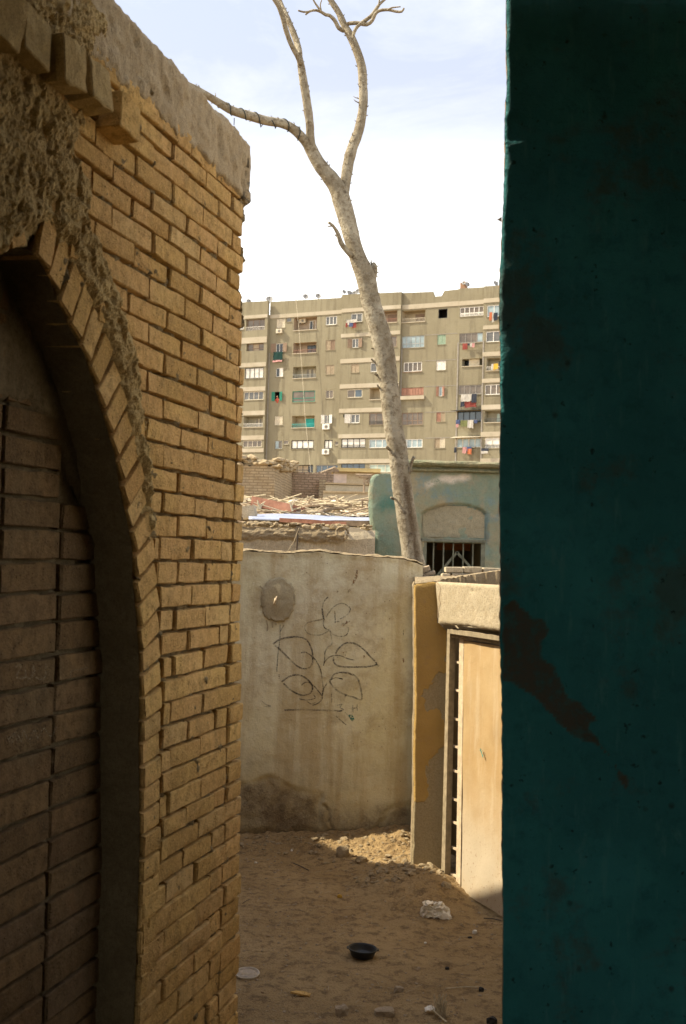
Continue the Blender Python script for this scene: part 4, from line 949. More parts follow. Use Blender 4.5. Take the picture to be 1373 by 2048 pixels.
for y0, xl, xr in ((1324, 906, 920), (1380, 905, 919), (1437.6, 904, 918), (1492, 903, 917), (1540.5, 902, 916), (1597.4, 902, 915.5), (1644.4, 904, 915), (1695, 902, 914), (1748, 900, 913)):
    a = dp(xl, y0 - 1, REC - .005); b = dp(xr, y0 + 1, REC - .005); mb = MB(); mb.box(a[0], b[0], a[1] - .0055, a[1] + .0055, REC - .02, REC - .006); mb.build('hinge_bar', MAT['metal_pale'], door)
# added side wall, unseen behind the teal wall, shaping light on the bricks
side = empty('added_yard_wall', FD, 'unseen plastered wall added behind the teal wall to shape the light', 'wall')
v, f, at = sheet(rng(.86, 3.2, .06), rng(0, 1.4, .06), lambda x, z: ((x, z + .02 * noise.noise(Vector((x * 5, 1, 1))) * (z > 1.35), .01 + .012 * fbm(x * 3, z * 3, 4, 4)), True, {'bare': sstep(.5, .2, z)}))
link('wall_face', mesh('wall_face', v, f, True, at), MAT['lintel'], side)
mb = MB(); mb.box(.96, 3.2, -.05, 1.38, -.24, -.004); mb.build('wall_body', MAT['rubble'], side)
# dented door sheet
dl = dp(929.5, 1500, REC)[0]
def dsf(x, q):
    xt, zt_ = dp(930, 1281, REC); xb, zb_ = dp(925.5, 1783, REC); zb_ += -(x) * .0 ; z = lerp(zb_ + .004, zt_, q); z = z + (1 - q) * (-.012 * x * 3)
    xx = lerp(xb, xt, q) + x; return (xx, z, REC + .006 + .006 * fbm(xx * 2.2, z * 2.2, 2, 3) + .004 * noise.noise(Vector((xx * 9, z * 5, 2)))), True
v, f, at = sheet(rng(0, .62, .02), rng(0, 1, .012), dsf)
link('door_sheet', mesh('door_sheet', v, f, True), MAT['door'], door)
mb = MB(); mb.box(dl - .01, dl + .6, .06, dp(930, 1281, REC)[1], REC - .045, REC - .012); mb.build('sheet_backing', MAT['metal_frame'], door)
mb = ribbon([[(962, 1496), (964, 1505), (968, 1516)], [(961, 1498), (966, 1503)]], lambda x, y: dp(x, y, REC + .014), .012, REC + .016, .9); mb.build('green_smear', MAT['greenmark'], door)

# ================================================================== BEHIND THE YARD WALL
def wbox(name, m, parent, y, px0, py0, px1, depth, bottom=0.0, rel=.02, step=.06, inv=None, topn=.02):
    """a wall seen frontally at distance y: top left (px0,py0) to right px1, with a rough face and ragged top"""
    a, b = at_y(px0, py0, y), at_y(px1, py0, y)
    def fn(x, q):
        zt = lerp(a.z, b.z, (x - a.x) / (b.x - a.x)) + topn * noise.noise(Vector((x * 6, y, 1))) + topn * .5 * noise.noise(Vector((x * 22, y, 1)))
        if q <= 1: return (x, y - rel * fbm(x * 2, lerp(bottom, zt, q) * 2, y, 4) + .03 * sstep(.97, 1, q), lerp(bottom, zt, q)), True
        k = q - 1; return (x, y + k * depth, zt + topn * .6 * noise.noise(Vector((x * 9, k * depth * 9, 4)))), True
    hgt = a.z - bottom
    v, f, at = sheet(rng(a.x, b.x, step), rng(0, 1, step / hgt) + rng(1, 2, max(.1, step / depth))[1:], fn)
    nx = len(rng(a.x, b.x, step)); ny = len(v) // nx
    for s_, order in ((0, 1), (nx - 1, -1)):                          # close the ends
        base = len(v); rows = [j * nx + s_ for j in range(ny)]; back = v[rows[-1]]
        v.append((back[0], back[1], bottom)); q = rows + [base]
        f.append(tuple(q) if order < 0 else tuple(q[::-1]))
    me = mesh(name, v, f, False)
    return link(name, me, m, parent, inv)

def thing(name, label, cat, x=0, y=0, group=None):
    t_ = empty(name, Matrix.Translation((x, y, 0)), label, cat, group); return t_, t_.matrix_world.inverted()
# --- low plastered house right behind the yard wall
YM = 8.9
lh, inv = thing('low_house', 'low plastered mud wall house with rough crumbling eaves directly behind the stained wall', 'house', 0, YM)
wbox('house_wall', MAT['pale_mud'], lh, YM, 380, 1062, 751, 3.0, 0, .03, .03, inv, .015)
hw = lh.children[-1] if lh.children else None
# lumpy plaster band under the eaves
a, b = at_y(380, 1056, YM), at_y(690, 1056, YM)
def eav(x, q):
    zt = a.z + .02 + .008 * noise.noise(Vector((x * 7, 1, 1))); zb = zt - .10 - .025 * noise.noise(Vector((x * 3, 4, 1))) - .012 * noise.noise(Vector((x * 13, 4, 1)))
    return (x, YM - .015 - .018 * math.sin(math.pi * min(1, q * 1.1)) - .012 * fbm(x * 14, q * 3, 2, 4), lerp(zb, zt, q)), True
v, f, at = sheet(rng(a.x, b.x, .018), rng(0, 1, .08), eav); link('eaves_plaster', mesh('eaves_plaster', [inv @ Vector(q) for q in v], f, False), MAT['rubble'], lh)
mb = MB(); a, b = at_y(596, 1052, YM - .05), at_y(594, 1104, YM - .05); mb.tube([inv @ a, inv @ b], .008, 6); mb.build('down_pipe', MAT['rust'], lh)
a, b = at_y(598, 1056, YM - .12), at_y(573, 1106, YM - .06); mb = MB(); mb.tube([inv @ a, inv @ ((a + b) / 2 + Vector((0.01, 0, -.01))), inv @ b], .004, 5); mb.build('hanging_cord', MAT['straw'], lh)
a = at_y(685, 1066, YM - .08); mb = MB(); mb.tube([inv @ (a + Vector((.045 * math.cos(t_), .012 * math.sin(3 * t_), .045 * math.sin(t_)))) for t_ in [k * .5 for k in range(13)]], .012, 6, wob=.4); mb.build('knotted_loop', MAT['rubble'], lh)
# --- roof clutter
def beam(name, p, q, wdt, hgt, m, label, cat, ymid=None, wob=.004):
    d = q - p; L = d.length; ex = d.normalized(); ey = Vector((0, 1, 0)); ey = (ey - ex * ey.dot(ex)).normalized(); ez = ex.cross(ey)
    M = Matrix(((ex.x, ey.x, ez.x, p.x), (ex.y, ey.y, ez.y, p.y), (ex.z, ey.z, ez.z, p.z), (0, 0, 0, 1)))
    bm = bmesh.new(); bmesh.ops.create_cube(bm, size=1, matrix=Matrix.Translation((L / 2, 0, 0)) @ Matrix.Diagonal((L, wdt, hgt, 1)))
    bmesh.ops.subdivide_edges(bm, edges=[e for e in bm.edges if e.calc_length() > max(wdt, hgt) * 1.01], cuts=9)
    for v_ in bm.verts: v_.co += Vector([noise.noise(v_.co * 3 + Vector((i * 7, p.x, 0))) * wob * 3 for i in range(3)])
    me = bpy.data.meshes.new(name); bm.to_mesh(me); bm.free(); o = link(name, me, m); o.matrix_world = M; tag(o, label, cat); return o
YR = 10.2
# sagging pale blue metal sheet
a, b = at_y(498, 1041, YR), at_y(745, 1047, YR)
def shf(x, q):
    t_ = (x - a.x) / (b.x - a.x); ztop = interp([(0, 1030.5), (.2, 1028), (.45, 1029), (.7, 1033), (1, 1036)], t_); zbot = interp([(0, 1037), (.3, 1039.5), (.6, 1042), (1, 1042)], t_)
    lo = at_y(lerp(498, 745, t_), zbot, YR - .05); hi = at_y(lerp(498, 745, t_), ztop, YR + 1.5)
    p_ = lo.lerp(hi, q); p_.z += .006 * math.sin(q * 34) + .008 * noise.noise(Vector((x * 5, q * 4, 1))); return p_, True
v, f, at = sheet(rng(a.x, b.x, .04), rng(0, 1, .02), shf)
me = mesh('metal_sheet', v, f, True); o = link('metal_sheet', me, MAT['sheet_metal']); tag(o, 'long pale blue-white corrugated metal sheet sagging across the junk roof', 'roofing sheet')
md = o.modifiers.new('s', 'SOLIDIFY'); md.thickness = .012
beam('wooden_beam', at_y(560, 1039.5, YR - .3), at_y(694, 1049, YR - .3), .07, .035, MAT['wood_red'], 'thin reddish batten slanting under the pale blue metal sheet', 'batten')
beam('wooden_beam', at_y(622, 1047, YR - .1), at_y(740, 1047.5, YR - .1), .3, .045, MAT['wood'], 'dark plank in the shade beneath the right half of the metal sheet', 'plank')
beam('wooden_beam', at_y(526, 1008, 12.2), at_y(604, 1024, 12.0), .5, .10, MAT['wood_red'], 'broad reddish brown board lying tilted on the rubbish heap', 'board')
beam('wooden_beam', at_y(612, 1013, 12.6), at_y(668, 1010, 12.6), .1, .02, MAT['wood'], 'thin pale plank on top of the rubbish heap near its middle', 'plank')
beam('wooden_beam', at_y(640, 1022, 11.6), at_y(700, 1014, 12.1), .08, .02, MAT['wood'], 'narrow stick-like slat crossing the heap toward the right', 'slat')
beam('concrete_block', at_y(488, 1026, 11), at_y(512, 1024, 11), .3, .12, MAT['pale_mud'], 'pale concrete block on the roof edge beside the brick wall corner', 'block')
# rubbish heap: earth mass + sticks + rags
hp = [(380, 1000), (486, 1006), (497, 1013), (515, 1020), (540, 1014), (560, 1012), (590, 1008), (620, 1009), (650, 1008), (680, 1009), (700, 1012), (725, 1014), (750, 1020)]
a, b = at_y(380, 1010, 12), at_y(760, 1010, 12)
def heap(x, q):
    t_ = (x - a.x) / (b.x - a.x); yy = lerp(11.7, 13.8, q); px = lerp(380, 760, t_); zh = at_y(px, interp(hp, px), 12.9).z
    z = lerp(at_y(px, 1036, 11.7).z, zh, sstep(0, .9, q)); z += (.06 * fbm(x * 3, yy * 3, 2, 5) + .035 * noise.noise(Vector((x * 11, yy * 11, 1)))) * (.3 + .7 * q) - .03; xx = lerp(CAM.x + (px - 686) / 2276 * yy, x, .5)
    return (xx, yy, z), True
v, f, at = sheet(rng(a.x, b.x, .06), rng(0, 1, .018), heap)
tag(link('rubbish_heap', mesh('rubbish_heap', v, f, False), MAT['pale_mud']), kind='stuff')
tree_h = [(Vector(q)) for q in v]
mbs, mbr, mbd = MB(), MB(), MB()
for i in range(900):
    q = random.choice(tree_h)
    
    an = random.gauss(0, .5); L = random.uniform(.1, .55) if random.random() < .7 else random.uniform(.5, 1.0); d = Vector((math.cos(an), random.uniform(-.5, .5), math.sin(an) * .35)) * L
    p_ = q + Vector((0, 0, random.uniform(0, .10)))
    (mbs if random.random() < .6 else mbd).tube([p_ - d / 2, p_ + Vector((0, 0, random.uniform(-.03, .03))), p_ + d / 2], random.uniform(.003, .010), 5)
for i in range(420):
    q = random.choice(tree_h); sz = random.uniform(.03, .13); vv, ff = crumple(random.random() * 50, sz, sz * .7, sz * .4, 5)
    M = Matrix.Translation(q + Vector((0, 0, .03))) @ Matrix.Rotation(random.random() * 6, 4, 'Z') @ Matrix.Rotation(random.uniform(-.5, .5), 4, 'X'); mbr.add([M @ p_ for p_ in vv], ff)
tag(mbs.build('dry_sticks', MAT['straw']), kind='stuff'); tag(mbd.build('dark_sticks', MAT['wood']), kind='stuff'); tag(mbr.build('rags_and_scraps', MAT['rag']), kind='stuff')
mb = MB()
for i in range(120):
    x = at_y(random.uniform(482, 560), 1050, YM + .2).x if i < 60 else at_y(random.uniform(560, 740), 1050, YM + .2).x; vv, ff = random.choice(PEB); r = random.uniform(.008, .030)
    M = Matrix.Translation((x, YM + random.uniform(0, .35), 1.985 + random.uniform(-.01, .02))) @ Matrix.Rotation(random.random() * 6, 4, 'Z') @ Matrix.Diagonal((r * 1.5, r, r, 1)); mb.add([M @ q for q in vv], ff)
tag(mb.build('eaves_rubble', MAT['rubble']), kind='stuff')
# stool
st, inv = thing('wooden_stool', 'small rough wooden stool standing on the heap against the teal tomb', 'stool', at_y(731, 1018, 12.5).x, 12.5)
z0, z1 = at_y(731, 1017, 12.5).z, at_y(731, 998, 12.5).z
mb = MB(); mb.box(-.045, .045, -.05, .05, z1 - .02, z1, .004); mb.build('seat', MAT['wood'], st)
for dx in (-.033, .033):
    for dy in (-.04, .04): mb = MB(); mb.box(dx - .007, dx + .007, dy - .007, dy + .007, z0 - .15, z1 - .02, .002); mb.build('leg', MAT['wood'], st)
mb = MB(); mb.box(-.033, .033, -.046, -.036, z0 + .035, z0 + .045); mb.build('stretcher', MAT['wood'], st)
# branching twig on the left of the heap
b0 = at_y(520, 1018, 10.8); mb = MB(); mb.tube([b0, at_y(517, 1007, 10.8), at_y(515, 1000, 10.8)], [.012, .009, .005], 6); mb.tube([b0, at_y(524, 1008, 10.8), at_y(531, 1003, 10.8)], [.011, .008, .004], 6); mb.tube([b0, at_y(512, 1012, 10.8), at_y(505, 1008, 10.8)], [.009, .006, .003], 6)
tag(mb.build('forked_branch', MAT['straw']), 'pale forked dead branch sticking up from the heap at far left', 'branch')
b0 = at_y(586, 1022, 11.5); mb = MB(); mb.tube([b0, at_y(583, 1014, 11.5), at_y(580, 1004, 11.5)], [.012, .009, .005], 6); mb.tube([at_y(583, 1014, 11.5), at_y(586, 1008, 11.5), at_y(585, 1002, 11.5)], [.009, .006, .003], 6)
tag(mb.build('forked_branch', MAT['straw']), 'short forked stick poking up beside the broad reddish board', 'branch')

# --- ruined mud brick houses farther back
y = 34.0
r1, inv = thing('mud_brick_house', 'large weathered mud brick house with stones piled along its roof edge, left of the ruins', 'house', at_y(520, 990, y).x, y)
A, B_, C = at_y(380, 927, y), at_y(551, 931, y), at_y(592, 940, y + 5.5)
def skyline(x0, x1, n, z0, z1, amp, seed): return [(lerp(x0, x1, k / n), lerp(z0, z1, k / n) + amp * noise.noise(Vector((k * .7 + seed, 0, 0)))) for k in range(n + 1)]
def face(p, q, n, amp, seed, m, name, parent, inv, base=0.0):
    v = []; f = []; rows = 30
    for k in range(n + 1):
        w_ = p.lerp(q, k / n); zt = lerp(p.z, q.z, k / n) + amp * noise.noise(Vector((k * .55 + seed, 0, 0))) + amp * .4 * noise.noise(Vector((k * 1.9 + seed, 0, 3)))
        dd = (q - p); dd.z = 0; nn = Vector((dd.y, -dd.x, 0)).normalized()
        for j in range(rows + 1):
            zz = lerp(base, zt, j / rows); v.append(inv @ (Vector((w_.x, w_.y, zz)) + nn * (.06 * fbm(w_.x * 1.3 + w_.y, zz * 1.3, seed, 4))))
    R_ = rows + 1
    for k in range(n):
        for j in range(rows): a_ = k * R_ + j; f.append((a_, a_ + R_, a_ + R_ + 1, a_ + 1))
    return link(name, mesh(name, v, f), m, parent)
face(A, B_, 40, .10, 3, MAT['farbrick'], 'brick_face', r1, inv)
face(B_, C, 24, .14, 5, MAT['farbrick'], 'brick_side', r1, inv)
mb = MB(); mb.prism([(A.x, A.y + .12), (B_.x - .1, B_.y + .12), (C.x - .15, C.y), (A.x, C.y + 4)], 0, min(A.z, C.z) - .25, inv); mb.build('mud_core', MAT['core'], r1)
mb = MB()
for k in range(230):
    t_ = random.random(); w_ = A.lerp(B_, t_) if random.random() < .65 else B_.lerp(C, t_ * .8); r = random.uniform(.05, .20); vv, ff = random.choice(PEB)
    M = Matrix.Translation(inv @ (w_ + Vector((random.uniform(-.1, .1), random.uniform(0, .9), random.uniform(-.05, .22))))) @ Matrix.Rotation(random.random() * 6, 4, 'Z') @ Matrix.Diagonal((r * 1.6, r, r, 1)); mb.add([M @ q for q in vv], ff)
tag(mb.build('roof_stones', MAT['rubble'], r1), kind='stuff')
y = 38.5
r2, inv = thing('ruined_brick_wall', 'ruined coursed brick wall with a straight pier, in the middle of the roofs behind', 'wall', at_y(620, 980, y).x, y)
face(at_y(580, 944, y), at_y(652, 946, y), 30, .10, 8, MAT['farbrick_red'], 'brick_face', r2, inv)
a, b = at_y(640, 958, y - .2), at_y(652, 958, y - .2); mb = MB(); mb.box(a.x, b.x, a.y - .15, a.y + .4, 0, a.z, .03, inv); mb.build('pier', MAT['farbrick'], r2)
face(at_y(648, 945, y + 1.2), at_y(668, 947, y + 1.2), 14, .08, 9, MAT['farbrick_red'], 'brick_return', r2, inv)
y = 32.0
r3, inv = thing('cement_wall', 'grey cement wall in two steps with pale ledges, left of the teal tomb', 'wall', at_y(700, 980, y).x, y)
a, b = at_y(647, 985, y), at_y(745, 985, y); mb = MB(); mb.box(a.x, b.x, y, y + .6, 0, a.z, 0, inv); mb.build('lower_wall', MAT['grey_mud'], r3)
a, b = at_y(652, 969, y + .5), at_y(745, 969, y + .5); mb = MB(); mb.box(a.x, b.x, y + .61, y + 1.1, 0, a.z, 0, inv); mb.build('upper_wall', MAT['grey_mud'], r3)
a, b = at_y(646, 985, y), at_y(745, 985, y); mb = MB(); mb.box(a.x, b.x, y - .06, y + .6, a.z + .003, a.z + .05, .012, inv); mb.build('ledge', MAT['rubble'], r3)
a, b = at_y(651, 968.5, y + .5), at_y(745, 968.5, y + .5); mb = MB(); mb.box(a.x, b.x, y + .55, y + 1.1, a.z + .003, a.z + .05, .012, inv); mb.build('ledge', MAT['rubble'], r3)
y = 41.0
r4, inv = thing('yellow_roofed_house', 'small pale plaster house with a flat ochre yellow roof slab, beyond the grey cement wall', 'house', at_y(720, 950, y).x, y)
a, b = at_y(668, 943, y), at_y(790, 943, y); mb = MB(); mb.box(a.x, b.x, y, y + 5, 0, a.z, .01, inv); mb.build('house_wall', MAT['pale_mud'], r4)
a, b = at_y(664, 936.5, y - .3), at_y(762, 937, y - .3); mb = MB(); mb.box(a.x, b.x, y - .35, y + 5.2, a.z - .12, a.z + .03, .02, inv); mb.build('roof_slab', simple('ochre_slab', (.55, .42, .19), .9, .15, 3, .003), r4)
a, b = at_y(667, 947, y), at_y(694, 947, y); mb = MB(); mb.box(a.x, b.x, y - .02, y - .003, at_y(680, 967, y).z, at_y(680, 948, y).z, 0, inv); mb.build('whitewash_panel', MAT['p_pinkw'], r4)
mb = MB(); p_ = at_y(640, 947, y - 1); q = at_y(672, 935, y - 1)
for k in range(5): mb.tube([inv @ (p_ + Vector((.12 * k, 0, .02 * k))), inv @ (q + Vector((.03 * k, 0, -.03 * k)))], .05, 5)
mb.build('roof_poles', MAT['wood'], r4)
# lean-to of poles by the teal tomb
lt_, inv = thing('pole_shelter', 'rickety shelter of thin poles and scraps next to the teal tomb top left', 'shelter', at_y(735, 960, 14).x, 14)
for (x0, y0, x1, y1, r) in ((712, 950, 742, 951, .02), (718, 953, 745, 955, .025), (729, 955, 729, 985, .012), (733, 965, 742, 955, .02), (736, 966, 746, 966, .03), (726, 962, 745, 949, .012)):
    mb = MB(); mb.tube([inv @ at_y(x0, y0, 14), inv @ at_y(x1, y1, 14)], r, 6, wob=.4); mb.build('pole', MAT['wood'], lt_)

# ================================================================== TEAL TOMB with arched blind panel and barred window
YB = 9.9
tb, inv = thing('teal_tomb', 'weathered teal plaster tomb building with mossy cornice, blind arch and barred window', 'tomb', .9, YB)
tq = lambda x, y: (lambda h: (h.x, h.z))(at_y(x, y, YB))
ARCHB = [tq(x, y) for x, y in [(843, 1080), (843, 1028), (852, 1022), (868, 1015), (888, 1010), (910, 1008.5), (932, 1010), (952, 1015), (966, 1022), (974, 1029), (975, 1083)]]
WIN = [tq(849, 1084), tq(968, 1084)]; wx0, wx1, wz1 = WIN[0][0], WIN[1][0], WIN[0][1]
PEEL = [tq(x, y) for x, y in [(852, 968), (868, 958), (885, 952), (912, 952), (942, 949), (940, 956), (915, 960), (912, 969), (895, 966), (878, 965), (866, 974), (856, 975)]]
GREEN = [tq(x, y) for x, y in [(755, 1012), (770, 995), (792, 1000), (790, 1015), (765, 1022)]]
LEDG = [(a_[1], a_[0]) for a_ in [tq(x, y) for x, y in [(748, 1180), (748, 1105), (749, 1075), (748, 1062), (744, 1056), (741, 1050), (738, 1030), (737, 1000), (738, 975), (741, 958), (746, 951), (752, 948)]]]; LEDG.sort()
ztl = tq(760, 947)[1]; ztr = tq(900, 941)[1]; xst = tq(818, 945)[0]
def tbf(s_, z):
    zz = z; x = s_ + 0.0; xl = interp(LEDG, zz) + .008 * noise.noise(Vector((0, zz * 14, 1)))
    xx = max(x, xl); top = ztl + .02 * noise.noise(Vector((xx * 9, 0, 1))) if xx < xst else ztr
    zz = min(zz, top); w = .02 * fbm(xx * 1.3, zz * 1.3, 4, 4) + .006 * fbm(xx * 9, zz * 9, 4, 3)
    w -= .025 * sstep(.03, 0, xx - xl)
    d = sdist(ARCHB, xx, zz); w -= .035 * sstep(-.004, .006, d)
    w -= .012 * math.exp(-(pdist(ARCHB[:-1], xx, zz, False) / .008) ** 2)
    keep = not (wx0 < xx < wx1 and zz < wz1) and z <= top + .03 and x >= xl - .03
    return (xx, YB - w, zz), keep, {'peel': sstep(-.03, .04, sdist(PEEL, xx, zz) + .03 * noise.noise(Vector((xx * 12, zz * 12, 1)))), 'green': sstep(-.06, .03, sdist(GREEN, xx, zz)) + .3 * sstep(.35, .05, zz - tq(780, 1105)[1]) * (xx < tq(830, 1100)[0]) }
v, f, at = sheet(sorted(rng(.18, 2.1, .016) + [wx0, wx1]), sorted(rng(.0, ztr + .0, .016) + [wz1]), tbf)
link('tomb_face', clean(mesh('tomb_face', [inv @ Vector(q) for q in v], f, True, at)), MAT['tomb'], tb)
ap = link('blind_panel', None, None, None) if False else None
mb = MB(); pr = [(x, z) for x, z in ARCHB]; pr[0] = (pr[0][0] + .01, wz1 + .03); pr[-1] = (pr[-1][0] - .01, wz1 + .03)
v = []; f = []
cx_, cz_ = (pr[0][0] + pr[-1][0]) / 2, wz1 + .2
def apf(x, z):
    d = sdist(pr, x, z); return (x, YB + .028 - .010 * fbm(x * 4, z * 4, 1, 4) - .004 * noise.noise(Vector((x * 22, z * 22, 1))), z), d > .004
v, f, at = sheet(rng(pr[0][0], pr[-1][0], .014), rng(wz1 + .02, pr[5][1], .014), apf)
link('blind_arch_panel', clean(mesh('blind_arch_panel', [inv @ Vector(q) for q in v], f, True)), MAT['tomb_plain'], tb)
# cornice
prof = [(0, 0), (.05, .012), (.055, .035), (.03, .045), (.03, .06), (.085, .085), (.10, .115), (.09, .14), (.05, .155), (-.15, .16)]
c0_, c1_ = tq(816, 945)[0], 2.1; zc0 = tq(900, 945)[1]; v = []; f = []
xs_ = rng(c0_, c1_, .03)
for i, x in enumerate(xs_):
    for w, dz in prof:
        e = .006 * noise.noise(Vector((x * 8, w * 30, dz * 30))) + .004 * noise.noise(Vector((x * 30, w * 30, dz * 30))); dzs = (tq(900 + (x - .9) * 200, 945)[1] - tq(900, 945)[1]) * 0
        v.append(inv @ Vector((x, YB - w - e, zc0 + dz * .62 + e + dzs)))
n = len(prof)
for i in range(len(xs_) - 1):
    for k in range(n - 1): f.append((i * n + k, (i + 1) * n + k, (i + 1) * n + k + 1, i * n + k + 1))
f.append([k for k in range(n)]); link('cornice', mesh('cornice', v, f), MAT['cornice'], tb)
mb = MB(); mb.prism([(.50, YB + 3.2), (.34, YB + .08), (wx0 - .02, YB + .08), (wx0 - .02, YB + .35), (wx0 - .02, YB + 3.2)], 0, ztl - .03, inv); mb.prism([(wx1 + .02, YB + .06), (2.6, YB + .06), (2.6, YB + 3.2), (wx1 + .02, YB + 3.2)], 0, ztr - .02, inv)
mb.prism([(wx0 - .02, YB + .06), (wx1 + .02, YB + .06), (wx1 + .02, YB + 3.2), (wx0 - .02, YB + 3.2)], wz1 + .01, ztr - .02, inv); mb.prism([(wx0 - .02, YB + 2.2), (wx1 + .02, YB + 2.2), (wx1 + .02, YB + 3.2), (wx0 - .02, YB + 3.2)], 0, wz1, inv)
mb.build('tomb_core', MAT['tomb_plain'], tb)
mb = MB(); a, b = tq(898, 1088), tq(972, 1100); mb.box(a[0], b[0], YB + 1.2, YB + 1.25, b[1], a[1] + .1, 0, inv); mb.build('inner_lintel', simple('rust_brick', (.42, .17, .05), .9), tb)
# window frame and bars
wb_ = tq(860, 1185)[1]
win = link('window', (lambda m_: (m_.box(wx0 - .012, wx0 + .022, YB - .005, YB + .05, wb_, wz1 + .004, 0, inv), m_.box(wx1 - .022, wx1 + .012, YB - .005, YB + .05, wb_, wz1 + .004, 0, inv), m_.box(wx0 - .02, wx1 + .02, YB - .018, YB + .05, wz1 + .006, wz1 + .030, .002, inv), m_)[-1].mesh('window'))(MB()), MAT['iron'], tb)
for x in (868, 888, 907.5, 927.5, 947):
    p_ = tq(x, 1100)[0]; mb = MB(); mb.tube([inv @ Vector((p_, YB + .03, wb_)), inv @ Vector((p_, YB + .03, wz1))], .007, 8); mb.build('window_bar', MAT['iron'], win)
for (x0, y0, x1, y1) in ((916, 1104, 872, 1156), (915, 1104, 946, 1138)):
    a, b = tq(x0, y0), tq(x1, y1); d = Vector((b[0] - a[0], 0, b[1] - a[1])).normalized(); nn = Vector((-d.z, 0, d.x)) * .011; mb = MB()
    q4 = [Vector((a[0], 0, a[1])) + nn, Vector((a[0], 0, a[1])) - nn, Vector((b[0], 0, b[1])) - nn, Vector((b[0], 0, b[1])) + nn]
    mb.add([inv @ (q + Vector((0, YB + .042, 0))) for q in q4] + [inv @ (q + Vector((0, YB + .055, 0))) for q in q4], [(0, 1, 2, 3), (7, 6, 5, 4), (0, 4, 5, 1), (1, 5, 6, 2), (2, 6, 7, 3), (3, 7, 4, 0)]); mb.build('brace', MAT['iron'], win)

# --- broken walls behind the gateway
YC = 7.6
bw, inv = thing('broken_brick_wall', 'low broken mud brick wall with a pale crumbly crest behind the lintel', 'wall', .8, YC)
for (x0, y0, x1, y1, m) in ((892, 1134, 928, 1146, 0), (929, 1133, 966, 1147, 0), (967, 1136, 1040, 1150, 0), (885, 1147, 903, 1156, 0), (904, 1147, 950, 1160, 0)):
    a, b = at_y(x0 + .5, y0, YC), at_y(x1, y1, YC); bmx = MB(); bmx.box(a.x, b.x - .004, YC, YC + .14, b.z, a.z, .003, inv); bmx.build('block', MAT['pale_mud'], bw, bevel=.006)
a, b = at_y(870, 1163, YC - .2), at_y(1060, 1140, YC - .2)
def crest(x, q):
    px = 686 + (x) / (YC - .2) * 2276; yt = interp([(860, 1166), (880, 1160), (910, 1155), (950, 1149), (1000, 1142), (1060, 1138)], px)
    zt = at_y(px, yt, YC - .2).z + .010 * abs(noise.noise(Vector((x * 34, 1, 1)))) ; zt -= .02 * (q > 1) * 0
    if q <= 1: return (x, YC - .2 - .02 * sstep(.8, 1, q) * noise.noise(Vector((x * 30, q * 5, 1))), lerp(.0, zt, q)), True
    return (x, YC - .2 + (q - 1) * .17, zt + .012 * noise.noise(Vector((x * 25, q * 9, 1)))), True
v, f, at = sheet(rng(a.x, b.x, .014), [0, .5, .8, .9, .95, .98, 1, 1.1, 1.3, 1.6, 2], crest)
link('crumbling_wall', mesh('crumbling_wall', [inv @ Vector(q) for q in v], f), MAT['rubble'], bw)
a, b = at_y(846, 1136, 7.25), at_y(871, 1160, 7.25)
for n_, (x0, y0, x1, y1, rz_) in enumerate(((843, 1133, 860, 1143, 18), (850, 1143, 871, 1150, 8), (846, 1150, 872, 1160, -2))):
    a, b = at_y(x0, y0, 7.2), at_y(x1, y1, 7.2); L = b.x - a.x; mb = MB(); mb.box(-L / 2, L / 2, -.05, .05, -(a.z - b.z) / 2, (a.z - b.z) / 2, .004)
    o = mb.build('loose_brick', MAT['stone'], None, bevel=.004); o.matrix_world = Matrix.Translation((a + b) / 2) @ Matrix.Rotation(R(-rz_), 4, 'Y')
    tag(o, ['tilted top brick at the broken right end of the stained wall', 'middle brick of the pile at the broken right end of the stained wall', 'lowest brick of the pile between stained wall and pillar top'][n_], 'brick')

# ================================================================== DEAD TREE
tr = empty('dead_tree', Matrix.Translation(at_y(840, 1400, 8.3).xy.to_3d()), 'tall leafless pale tree with forked limbs rising behind the stained wall', 'tree')
TI = tr.matrix_world.inverted()
def limb(name, pts, y0=8.2, y1=None, n=14, seed=0, darkf=None, tips=True):
    y1 = y0 if y1 is None else y1; P = []; W = []
    pr_ = [(p[0], p[1], p[2]) for p in pts]
    m = len(pr_)
    for i in range(m - 1):
        p0, p1, p2, p3 = pr_[max(0, i - 1)], pr_[i], pr_[i + 1], pr_[min(m - 1, i + 2)]
        K = max(2, int(math.hypot(p2[0] - p1[0], p2[1] - p1[1]) / 5))
        for k in range(K + (1 if i == m - 2 else 0)):
            t_ = k / K; c = [.5 * (2 * b_ + (c_ - a_) * t_ + (2 * a_ - 5 * b_ + 4 * c_ - d_) * t_ * t_ + (3 * b_ - a_ - 3 * c_ + d_) * t_ ** 3) for a_, b_, c_, d_ in zip(p0, p1, p2, p3)]
            yy = lerp(y0, y1, (i + t_) / (m - 1)); P.append(TI @ at_y(c[0], c[1], yy)); W.append(c[2] / 2 / 2276 * yy)
    W = [w * (1 + .07 * noise.noise(Vector((i * .35, seed, 0)))) for i, w in enumerate(W)]
    mb = MB(); mb.tube(P, W, n, True, .10, seed)
    att = []
    for q in mb.v:
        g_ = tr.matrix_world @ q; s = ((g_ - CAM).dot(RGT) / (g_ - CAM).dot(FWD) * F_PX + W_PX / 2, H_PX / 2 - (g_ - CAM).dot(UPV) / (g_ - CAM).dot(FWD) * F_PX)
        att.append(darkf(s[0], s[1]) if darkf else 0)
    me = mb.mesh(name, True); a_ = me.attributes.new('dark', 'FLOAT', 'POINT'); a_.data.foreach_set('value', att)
    o = link(name, me, MAT['bark'], tr); return o, P, W
